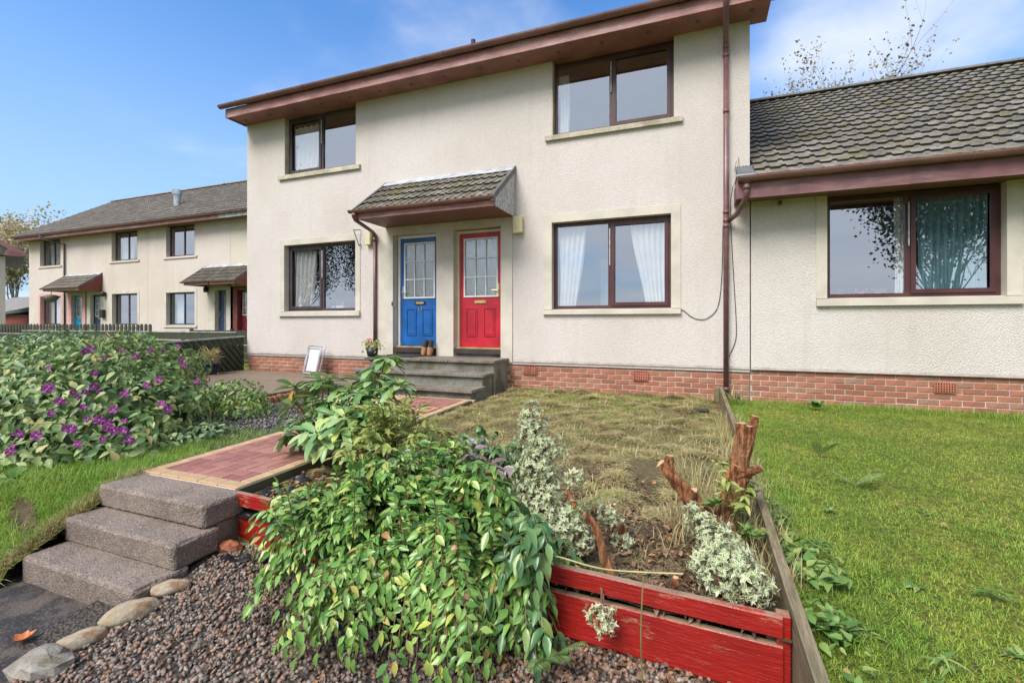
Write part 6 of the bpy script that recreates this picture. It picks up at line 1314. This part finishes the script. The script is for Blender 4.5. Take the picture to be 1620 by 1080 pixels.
for (cx, cy, cz, rx, ry, rz) in [(-5.9, 3.0, 0.45, .8, .7, .5), (-6.8, 3.4, 0.6, .9, .9, .5), (-7.8, 3.7, .5, .9, 1.1, .5)]:
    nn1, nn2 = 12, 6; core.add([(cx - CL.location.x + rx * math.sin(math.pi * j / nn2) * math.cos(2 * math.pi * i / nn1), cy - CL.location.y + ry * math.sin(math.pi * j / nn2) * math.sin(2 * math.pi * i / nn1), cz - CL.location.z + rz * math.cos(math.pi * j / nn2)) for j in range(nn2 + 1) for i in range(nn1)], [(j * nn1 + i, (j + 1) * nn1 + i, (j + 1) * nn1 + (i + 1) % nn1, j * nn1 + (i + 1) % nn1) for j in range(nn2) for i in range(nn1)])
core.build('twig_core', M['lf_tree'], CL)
def flower_mesh(seed):
    r_ = random.Random(seed); n_ = r_.choice((4, 5, 5, 6)); th = np.array([2 * math.pi * k / n_ + r_.uniform(-.2, .2) for k in range(n_)])
    V, F = expand(T_OBLONG, np.zeros((n_, 3)), np.c_[np.cos(th), np.sin(th), np.full(n_, .15)], np.tile([0, 0, 1.], (n_, 1)), np.full(n_, 1.0), np.array([r_.uniform(.7, .95) for _ in range(n_)]), .15)
    b = MB(); b.add([tuple(v) for v in V], [tuple(map(int, f)) for f in F]); b.lathe([(0, .18), (.10, .14), (.15, .02)], (0, 0, 0), 7, 1); return b.mesh('flower', [M['petal'], M['stamen']])
fm_ = [flower_mesh(k) for k in range(5)]
# positions found on the side of the hedge that faces the steps
def surf(px, py, lo=1.5, hi=9.0):
    """first leaf met along the line of sight through a point of the picture, as a world position on the hedge"""
    th = R(21.41); u, v = (px - 810) / 745, (511 - py) / 745; d = np.array([-math.sin(th) + u * math.cos(th), math.cos(th) + u * math.sin(th), v]); d /= np.linalg.norm(d)
    Q = CPn - np.array([0, 0, 1.6]); t_ = Q @ d; dist = np.linalg.norm(Q - t_[:, None] * d, axis=1); ok = (dist < 0.07) & (t_ > lo) & (t_ < hi)
    if not ok.any(): return None
    return CPn[ok][np.argmin(t_[ok])]
CPn = np.array(CP)
FP = [(133, 547), (148, 546), (190, 546), (240, 549), (283, 546), (174, 565), (293, 566), (298, 578), (304, 597), (66, 578), (113, 614), (126, 610), (117, 624), (152, 612), (229, 603), (265, 632), (128, 643), (133, 652), (150, 660), (162, 665), (170, 675), (176, 669), (198, 685), (185, 638), (192, 665), (64, 655), (52, 686), (12, 682), (5, 703), (99, 671), (123, 688), (81, 600), (255, 594), (142, 605), (159, 657), (167, 682), (84, 627), (220, 560), (262, 545), (205, 690)]
FP += [(a + rnd.uniform(-9, 9), b + rnd.uniform(-9, 9)) for a, b in FP[15:34]]
for k, (px_, py_) in enumerate(FP):
    p = surf(px_, py_)
    if p is None: continue
    d = Vector((0, 0, 1.6)) - Vector(p); d.normalize(); m = (d + Vector((rnd.uniform(-.4, .4), rnd.uniform(-.4, .4), rnd.uniform(0, .6)))).to_track_quat('Z', 'Y').to_matrix().to_4x4(); m.translation = Vector(p) - Vector(CL.location) + d * 0.05
    inst('flower', fm_[k % 5], CL, m @ Matrix.Scale(rnd.uniform(.024, .044), 4))
vm = MB()
for k in range(16):
    p = Vector(CP[rnd.randrange(len(CP))]) - Vector(CL.location); p.y -= .1; q_ = p + Vector((rnd.uniform(-.4, .4), rnd.uniform(-.3, 0), rnd.uniform(-.3, .2))); vm.tube([p, (p + q_) / 2 + Vector((0, -.05, .06)), q_], 0.004, 4, False)
for (x_, y_, z_) in ((-6.2, 3.2, 1.28), (-5.6, 3.9, 1.18), (-6.9, 3.6, 1.33)):
    a = Vector((x_, y_, z_)) - Vector(CL.location); vm.tube([a, a + Vector((.03, 0, .10)), a + Vector((.10, 0, .15)), a + Vector((.16, 0, .11))], 0.005, 5, False)
vm.build('vine_stem', M['straw'], CL)
mass((-10.5, 5.2, 0.45), [(-10.2, 5.6, 0.6, 1.8, 1.2, 0.72), (-12.5, 5.5, .6, 1.8, 1.4, .85), (-9.3, 4.6, .5, 1.1, 1.0, .70), (-11.2, 4.6, .5, 1.5, 1.0, .65)], 6500, 0.10, 0.5, M['lf_hedge'], 'hedge', ('grey green leafy hedge behind the clematis at the left edge', 'hedge'), 0)
mass((-5.35, 4.15, 0.46), [(-5.35, 4.20, 0.55, .38, .38, .36), (-5.05, 4.1, 0.5, .3, .34, .22), (-5.6, 4.0, .5, .3, .3, .32)], 1500, 0.06, 0.5, M['lf_weed'], 'low_shrub', ('low light green leafy shrub hiding the corner of the decking', 'shrub'), 100)
mass((-4.75, 2.75, 0.44), [(-4.9, 2.75, 0.44, .32, .35, .22), (-4.55, 3.2, 0.45, .25, .35, .16)], 700, 0.085, 0.55, M['lf_hedge'], 'ground_plant', ('clump of broad dark leaves at the foot of the clematis hedge', 'plant'), 80)
mass((-4.6, 1.75, 0.3), [(-4.85, 1.95, 0.36, .22, .2, .14)], 130, 0.11, 0.8, M['lf_weed'], 'ground_plant', ('round leaved weed at the left edge of the grass bank', 'plant'), 60)

# ------------------------------------------------------------------ grass, straw, litter, gravel
def blades(name, n, sampler, hf, h0, h1, wd, lean, mat, label=None, lie=0.0, nseg=2):
    xy = sampler(n); n = len(xy); z = np.array([hf(float(a), float(b_)) for a, b_ in xy]); P = np.c_[xy, z - 0.003]
    a = rng.uniform(0, 2 * np.pi, n); hh = rng.uniform(h0, h1, n); ln = np.abs(rng.normal(lean, lean * .5, n)) + .02
    D0 = np.c_[np.cos(a) * ln, np.sin(a) * ln, np.full(n, 1.0 - lie)]; D0 = unit(D0); S = np.c_[-np.sin(a), np.cos(a), np.zeros(n)]
    D1 = unit(D0 + np.c_[np.cos(a) * ln, np.sin(a) * ln, np.full(n, -.35 - .3 * lie)]); w_ = (wd * rng.uniform(.6, 1.3, n))[:, None]
    m_ = P + D0 * (hh * .55)[:, None]; t_ = m_ + D1 * (hh * .45)[:, None]
    V = np.stack([P - S * w_, P + S * w_, m_ + S * w_ * .7, m_ - S * w_ * .7, t_], 1).reshape(-1, 3); b_ = (np.arange(n) * 5)[:, None]
    o = np_obj(name, V, [np.concatenate([b_ + np.array([[0, 1, 2]]), b_ + np.array([[0, 2, 3]]), b_ + np.array([[3, 2, 4]])])], mat, None, True); o['kind'] = 'stuff'
    if label: tag(o, label, 'grass')
    return o
def lawn_samp(n):
    t_ = rng.random(n) ** 1.35; y = 1.35 + t_ * 6.1; x = 0.36 + rng.random(n) * (0.75 + y * 0.62); return np.c_[x, y]
blades('lawn_grass', 160000, lawn_samp, h_lawn, 0.012, 0.036, 0.0019, 0.9, M['grass'], 'short mossy green lawn right of the bed')
def tufty(n):
    q = lawn_samp(n); k = np.array([nz3(a * 3, b_ * 3, 11) + .7 * nz3(a * 9, b_ * 9, 12) for a, b_ in q]) + rng.normal(0, .08, len(q)); return q[k > .22]
blades('lawn_tufts', 70000, tufty, h_lawn, 0.02, 0.045, 0.0020, 0.8, M['grass_l'], 'greener longer tufts scattered through the lawn')
def lawn_edge(n):
    y = 2.0 + rng.random(n) * 5.3; x = 0.36 + np.abs(rng.normal(0, .16, n)); return np.c_[x, y]
blades('rough_grass', 8000, lawn_edge, h_lawn, 0.03, 0.09, 0.0016, 0.7, M['grass_l'], 'longer rough grass along the side board')
blades('wall_grass', 5000, lambda n: np.c_[0.5 + rng.random(n) ** .8 * 4.2, 7.15 + rng.random(n) * .32], h_lawn, 0.04, 0.12, 0.0018, 0.5, M['grass_l'], 'longer grass against the bungalow plinth')
def bank_samp(n):
    x = -3.92 - rng.random(n) ** 1.2 * 2.4; y = 1.42 + rng.random(n) * (1.18 + 0.15 * (-3.9 - x)); k = ((x + 4.24) / .20) ** 2 + ((y - 1.76 + (x + 4.24) * .25) / .055) ** 2 > rng.uniform(.3, 1.1, n); return np.c_[x, y][k]
blades('bank_grass', 30000, bank_samp, h_bank, 0.03, 0.11, 0.0019, 0.9, M['grass_l'], 'long bright green grass on the bank left of the steps')
blades('bank_edge_grass', 3500, lambda n: np.c_[-3.90 - rng.random(n) * 2.2, 1.43 + rng.random(n) * .10], h_bank, 0.05, 0.16, 0.0018, 1.6, M['straw'], 'dry overhanging grass at the foot of the bank', lie=0.6)
blades('step_side_grass', 2600, lambda n: np.c_[-3.97 + rng.random(n) * .09, 1.5 + rng.random(n) * .85], h_bank, 0.04, 0.12, 0.0018, 1.2, M['straw'], 'dry and green grass hanging over the left ends of the steps')
blades('path_side_grass', 3500, lambda n: np.c_[-3.99 - rng.random(n) * .5, 2.5 + rng.random(n) * 1.1], h_bank, 0.03, 0.10, 0.0016, 0.6, M['grass_l'], 'grass fringe along the left of the brick path')
def bed_samp(n):
    x = -2.85 + rng.random(n) * 3.1; y = 2.9 + rng.random(n) ** 1.2 * 4.55; return np.c_[x, y]
def keep_patch(f):
    def g(n):
        q = f(n); k = np.array([nz3(a * 1.6, b_ * 1.6, 9) for a, b_ in q]) + rng.normal(0, .35, len(q)); return q[k > -.15]
    return g
def clumpy(f):
    def g(n):
        q = f(n); k = np.array([1.3 * nz3(a * 4.5, b_ * 4.5, 2) + 1.1 * nz3(a * 12, b_ * 12, 4) - 1.6 * math.exp(-((a + .32) ** 2 + (b_ - 3.9) ** 2) / .05) - 1.2 * math.exp(-((a - .05) ** 2 + (b_ - 4.1) ** 2) / .04) for a, b_ in q]) + rng.normal(0, .15, len(q)); return q[k > -.02]
    return g
blades('cut_grass', 230000, clumpy(bed_samp), lambda a, b_: h_bed(a, b_) + max(0, .08 * nz3(a * 4.5, b_ * 4.5, 2)), 0.03, 0.12, 0.0028, 1.2, M['straw'], 'dry cut grass lying over the bed', lie=0.9)
blades('regrowth_grass', 42000, keep_patch(lambda n: np.c_[-2.8 + rng.random(n) * 3.0, 3.6 + rng.random(n) ** .6 * 3.8]), h_bed, 0.015, 0.05, 0.0014, 0.8, M['grass'], 'sparse green regrowth between the cut grass')
blades('straw_front', 5000, lambda n: np.c_[-1.2 + rng.random(n) * 1.45, 2.15 + rng.random(n) * 1.0], h_bed, 0.04, 0.14, 0.0014, 1.6, M['straw'], 'dry stalks on the dark mulch', lie=0.85)
blades('board_stalks', 2600, lambda n: np.c_[0.20 + rng.random(n) * .24, 2.3 + rng.random(n) * 3.6], h_bed, 0.08, 0.24, 0.0018, 0.55, M['straw'], 'dry and green stalks crowding both sides of the side board')
blades('stalks', 700, lambda n: np.c_[-0.15 + rng.random(n) * .45, 2.55 + rng.random(n) * 1.3], h_bed, 0.12, 0.34, 0.0018, 0.45, M['straw'], 'dry stalks standing around the cut stump')
def litter(name, n, xy, hf, L, mat, label, lift=0.0):
    z = np.array([hf(float(a), float(b_)) for a, b_ in xy]) + rng.uniform(0.0, 0.02, n) + lift; a = rng.uniform(0, 2 * np.pi, n)
    V, F = expand(T_OVATE, np.c_[xy, z], np.c_[np.cos(a), np.sin(a), rng.normal(0, .25, n)], np.c_[rng.normal(0, .35, n), rng.normal(0, .35, n), np.ones(n)], rng.uniform(.5, 1.3, n) * L, rng.uniform(.3, .7, n) * L, .3)
    o = np_obj(name, V, F, mat); o['kind'] = 'stuff'; return tag(o, label, 'leaf litter')
n_ = 5200; x = -2.85 + rng.random(n_) * 3.12; y = board_y(x) + .03 + rng.random(n_) ** 1.6 * 1.5
litter('mulch', n_, np.c_[x, y], h_bed, 0.042, M['lf_dead'], 'dark wet leaf mulch in the front of the bed')
n_ = 2300; x = -0.95 + rng.random(n_) * 1.25; y = board_y(x) - .01 - rng.random(n_) ** 1.3 * .75
litter('leaf_litter', n_, np.c_[x, y], h_gravel, 0.034, M['lf_dead'], 'brown leaf litter on the gravel below the red boards')
n_ = 420; x = -2.7 + rng.random(n_) * 2.0; y = 1.1 + rng.random(n_) * .95; litter('scattered_leaves', n_, np.c_[x, y], h_gravel, 0.03, M['lf_dead'], 'few dead leaves scattered over the gravel', .008)
n_ = 60; litter('lawn_leaves', n_, lawn_samp(n_), h_lawn, 0.045, M['lf_autumn'], 'few yellow leaves fallen on the lawn', .02)
# gravel
def ico(sub):
    import bmesh
    b = bmesh.new(); bmesh.ops.create_icosphere(b, subdivisions=sub, radius=1.0); V = np.array([v.co[:] for v in b.verts]); F = np.array([[v.index for v in f.verts] for f in b.faces]); b.free(); return V, F
def pebbles(name, n, xy, hf, r0, r1, mat, label, sub=1, layers=0.012, cat='gravel'):
    bv, bf = ico(sub); n = len(xy); z = np.array([hf(float(a), float(b_)) for a, b_ in xy]) + rng.uniform(-.002, layers, n)
    q = unit(rng.normal(0, 1, (n, 4))); w0, x0, y0, z0 = q.T
    Rm = np.stack([1 - 2 * (y0 ** 2 + z0 ** 2), 2 * (x0 * y0 - z0 * w0), 2 * (x0 * z0 + y0 * w0), 2 * (x0 * y0 + z0 * w0), 1 - 2 * (x0 ** 2 + z0 ** 2), 2 * (y0 * z0 - x0 * w0), 2 * (x0 * z0 - y0 * w0), 2 * (y0 * z0 + x0 * w0), 1 - 2 * (x0 ** 2 + y0 ** 2)], 1).reshape(n, 3, 3)
    sc_ = rng.uniform(r0, r1, n)[:, None] * np.c_[rng.uniform(.9, 1.5, n), rng.uniform(.7, 1.1, n), rng.uniform(.45, .8, n)]
    L_ = bv[None] * (1 + rng.normal(0, .10, (n, len(bv), 1))) * sc_[:, None, :]; V = np.einsum('nij,nkj->nki', Rm, L_) + np.c_[xy, z][:, None, :]
    F = bf[None] + (np.arange(n) * len(bv))[:, None, None]; o = np_obj(name, V.reshape(-1, 3), F.reshape(-1, 3), mat, None, sub > 1 or True); o['kind'] = 'stuff'; return tag(o, label, cat)
n_ = 14500; y = 0.85 + rng.random(n_) * 1.5; x = -2.78 + rng.random(n_) * 3.1; k = (y < board_y(x) - .005) & ~((x < -2.72) & (y > 1.55) & (y < 1.9)); pebbles('gravel', n_, np.c_[x, y][k], h_gravel, 0.007, 0.0160, M['pebble'], 'grey and brown wet gravel in front of the bed')
n_ = 3600; x = -5.5 + rng.random(n_) * 1.45; y = 3.3 + rng.random(n_) * 2.7; pebbles('dark_gravel', n_, np.c_[x, y], lambda a, b_: 0.468, 0.009, 0.018, M['chip'], 'dark grey gravel strip between the path and the decking')

# ------------------------------------------------------------------ small plants
def fern(label, base, fronds, L, mat='lf_fern'):
    T = empty('fern', base, label, 'fern', 'small ferns'); o = Vector(base)
    for (az, el, ln) in fronds:
        V_, D_, N_, LL_ = [], [], [], []; p = Vector((0, 0, 0)); d = Vector((math.cos(az) * math.cos(el), math.sin(az) * math.cos(el), math.sin(el))); pts = [p.copy()]
        for k in range(18):
            d = (d + Vector((0, 0, -.03))).normalized(); p = p + d * ln / 18; pts.append(p.copy()); s = d.cross(Vector((0, 0, 1))).normalized(); l_ = ln * .22 * math.sin(math.pi * (k + 2) / 21) ** .8
            for sg in (-1, 1): V_.append(tuple(p)); D_.append(tuple(s * sg + d * .35)); N_.append(tuple(s.cross(d))); LL_.append(l_)
        V, F = expand(T_LANCE, np.array(V_), np.array(D_), np.array(N_), np.array(LL_), np.array(LL_) * .22, .1); np_obj('frond', V, F, M[mat], T)
        MB().tube(pts, 0.0022, 4, False).build('rachis', M['stem'], T)
fern('dark fern frond standing on the lawn behind the stump', (0.98, 4.75, 0.45), [(R(-60), .9, .26), (R(-110), 1.0, .22)], .3)
fern('pale fern on the lawn nearer the middle', (1.05, 4.0, 0.45), [(R(20), .7, .2), (R(-30), .8, .18), (R(160), .7, .16)], .3)
fern('fresh fern arching out of the tallest variegated shrub', (-0.70, 2.35, 0.52), [(R(-20), .9, .42), (R(200), .8, .36)], .4)
fern('small fern on the litter below the hanging shrub', (-0.57, 1.90, 0.19), [(R(-60), .8, .26), (R(-20), .9, .22), (R(-100), .6, .2)], .2)
def rosette(label, base, n_, L, ratio, mat='lf_weed', el=0.35, single=None, cat='weed'):
    T = empty('weed', base, label, cat, 'weeds on the lawn edge'); a = rng.uniform(0, 2 * np.pi, n_); e = rng.uniform(el * .3, el * 1.6, n_)
    D_ = np.c_[np.cos(a), np.sin(a), e]; N_ = np.c_[-np.cos(a) * e, -np.sin(a) * e, np.ones(n_)]; P = np.array(base) + np.c_[rng.normal(0, L * .15, n_), rng.normal(0, L * .15, n_), rng.uniform(0, L * .3, n_)]
    leaves('leaf', T_OVATE, P, D_, N_, rng.uniform(.45, .95, n_) * L, ratio, M[mat], T, single=n_ if single is None else single, curl=.2); return T
rosette('two broad dark dock leaves on the lawn beside the side board', (0.56, 2.42, 0.46), 6, 0.13, .6, 'lf_weed', .25)
rosette('dock plant with long leaves tight against the side board', (0.43, 2.62, 0.46), 9, 0.15, .42, 'lf_weed', .7)
rosette('light green weed at the edge of the lawn by the front of the board', (0.47, 2.05, 0.44), 22, 0.11, .5, 'lf_weed', .7)
rosette('grey green flat thistle rosette on the lawn at the right edge', (1.17, 2.62, 0.44), 18, 0.09, .16, 'lf_weed', .10)
rosette('star shaped pale rosette low on the lawn', (0.78, 2.02, 0.44), 16, 0.09, .18, 'lf_weed', .15)
rosette('leafy weed tuft in the grass against the bungalow plinth', (1.42, 7.0, 0.52), 60, 0.12, .4, 'lf_weed', 1.5, 20)
rosette('strappy green clump at the foot of the big downpipe', (0.50, 7.1, 0.5), 40, 0.26, .07, 'lf_weed', 1.0, 20)
rosette('light leafy seedling growing up beside the cut stump', (0.08, 2.72, 0.62), 30, 0.07, .5, 'lf_weed', 1.1, 20)
rosette('leafy weeds behind the stump along the board', (0.26, 3.0, 0.60), 45, 0.10, .36, 'lf_lime', 1.1, 20)
rosette('fresh weeds between the stump and the side board', (0.24, 2.62, 0.52), 40, 0.10, .36, 'lf_weed', 1.1, 20)
for k, (x_, y_) in enumerate(((0.62, 2.9), (0.52, 3.2), (0.75, 3.4), (0.9, 2.6), (1.3, 3.6), (0.60, 2.15), (1.05, 2.2))):
    rosette('small leafy lawn weed, ' + ['beyond the dock leaves', 'near the board at mid length', 'in the middle of the lawn edge', 'above the star rosette', 'in the mossy middle of the lawn', 'at the very front by the board', 'between the two rosettes'][k], (x_, y_, h_lawn(x_, y_)), 12, 0.06, .4, 'lf_weed', .4, 0)
mass((0.50, 2.4, 0.42), [(0.47, 2.10, 0.44, .10, .20, .07), (0.50, 2.60, 0.44, .14, .22, .10), (0.43, 3.15, 0.45, .08, .25, .07)], 480, 0.045, 0.55, M['lf_weed'], 'weed', ('band of mixed leafy weeds along the lawn side of the board', 'weed'), 120, hang=0.1)
mass((1.0, 2.3, 0.42), [(0.62, 1.75, 0.43, .22, .22, .05)], 160, 0.045, 0.5, M['lf_weed'], 'weed', ('patch of low leafy weeds at the very front of the lawn', 'weed'), 60, hang=0.1)
tips = []
for k in range(30):
    tx, ty, tz = 0.19 + rnd.uniform(-.16, .13), 2.78 + rnd.uniform(-.2, .35), rnd.uniform(0.55, 0.88); tips.append(((0.18 + rnd.uniform(-.06, .06), 2.82, 0.40), ((tx + .18) / 2, (ty + 2.8) / 2, tz), (tx, ty, tz)))
shrub_arching((0.18, 2.82, 0.40), tips, 7, 0.06, 0.36, M['lf_lime'], 100, name='regrowth_shoots', labels=('yellow green leafy shoots growing up round the cut stump', 'plant'), droop=0.1)
tips = []
for k in range(16):
    tx, ty, tz = -0.02 + rnd.uniform(-.2, .2), 3.0 + rnd.uniform(-.2, .3), rnd.uniform(0.6, 0.95); tips.append(((0.0, 3.0, 0.40), ((tx) / 2, (ty + 3) / 2, tz * .8), (tx, ty, tz)))
o_ = MB()
for b0, c0, t0_ in tips: o_.tube([Vector(b0), Vector(c0), Vector(t0_)], [0.004, 0.003, 0.0015], 4, False)
tag(o_.build('dry_twigs', M['straw']), 'pale dry twigs standing between the limbs of the stump', 'twigs')
def big_leaf(label, p, d, n_, L_, mat, ratio=.8):
    me = leaf_mesh('fallen_leaf', T_OVATE, M[mat], ratio, .3); o = bpy.data.objects.new('fallen_leaf', me); COL.objects.link(o); o.matrix_world = frame_matrix(p, d, n_, L_); return tag(o, label, 'leaf')
V, F = expand(T_OVATE, np.zeros((5, 3)), np.array([[math.cos(a), math.sin(a), .25] for a in (0.2, 1.2, 2.2, 3.3, -1.0)]), np.tile([0, 0, 1.], (5, 1)), np.array([.075, .06, .05, .05, .06]), np.full(5, .045), -.3)
o = np_obj('fallen_leaf', V, F, M['lf_orange']); o.location = (-3.10, 1.28, 0.035); tag(o, 'curled orange brown leaf lying on the dark tarmac', 'leaf')
big_leaf('bright yellow leaf lying by the side board on the lawn', (0.50, 2.08, 0.46), (1, .1, .1), (0, -.3, 1), .06, 'lf_yellow')
big_leaf('orange leaf on the grass bank above the rock', (-4.35, 2.02, 0.40), (1, .2, .3), (0, -.4, 1), .07, 'lf_orange')
# loose bramble-like stems over the shrub edge
cable([(-1.2, 2.0, 0.78), (-0.9, 1.95, 0.72), (-0.6, 2.0, 0.66), (-0.35, 2.05, 0.60)], 0.003)
tag(cable([(-0.68, 1.98, 0.58), (-0.55, 1.95, 0.60), (-0.35, 1.97, 0.575), (-0.05, 2.0, 0.60)], 0.0035).build('loose_stem', M['straw']), 'pale straw coloured stem lying across the red boards', 'stem')
tag(cable([(-0.20, 1.96, 0.58), (-0.205, 1.92, 0.40), (-0.20, 1.90, 0.26), (-0.19, 1.88, 0.12)], 0.0030).build('loose_stem', M['stem']), 'thin green stem hanging in front of the red boards', 'stem')
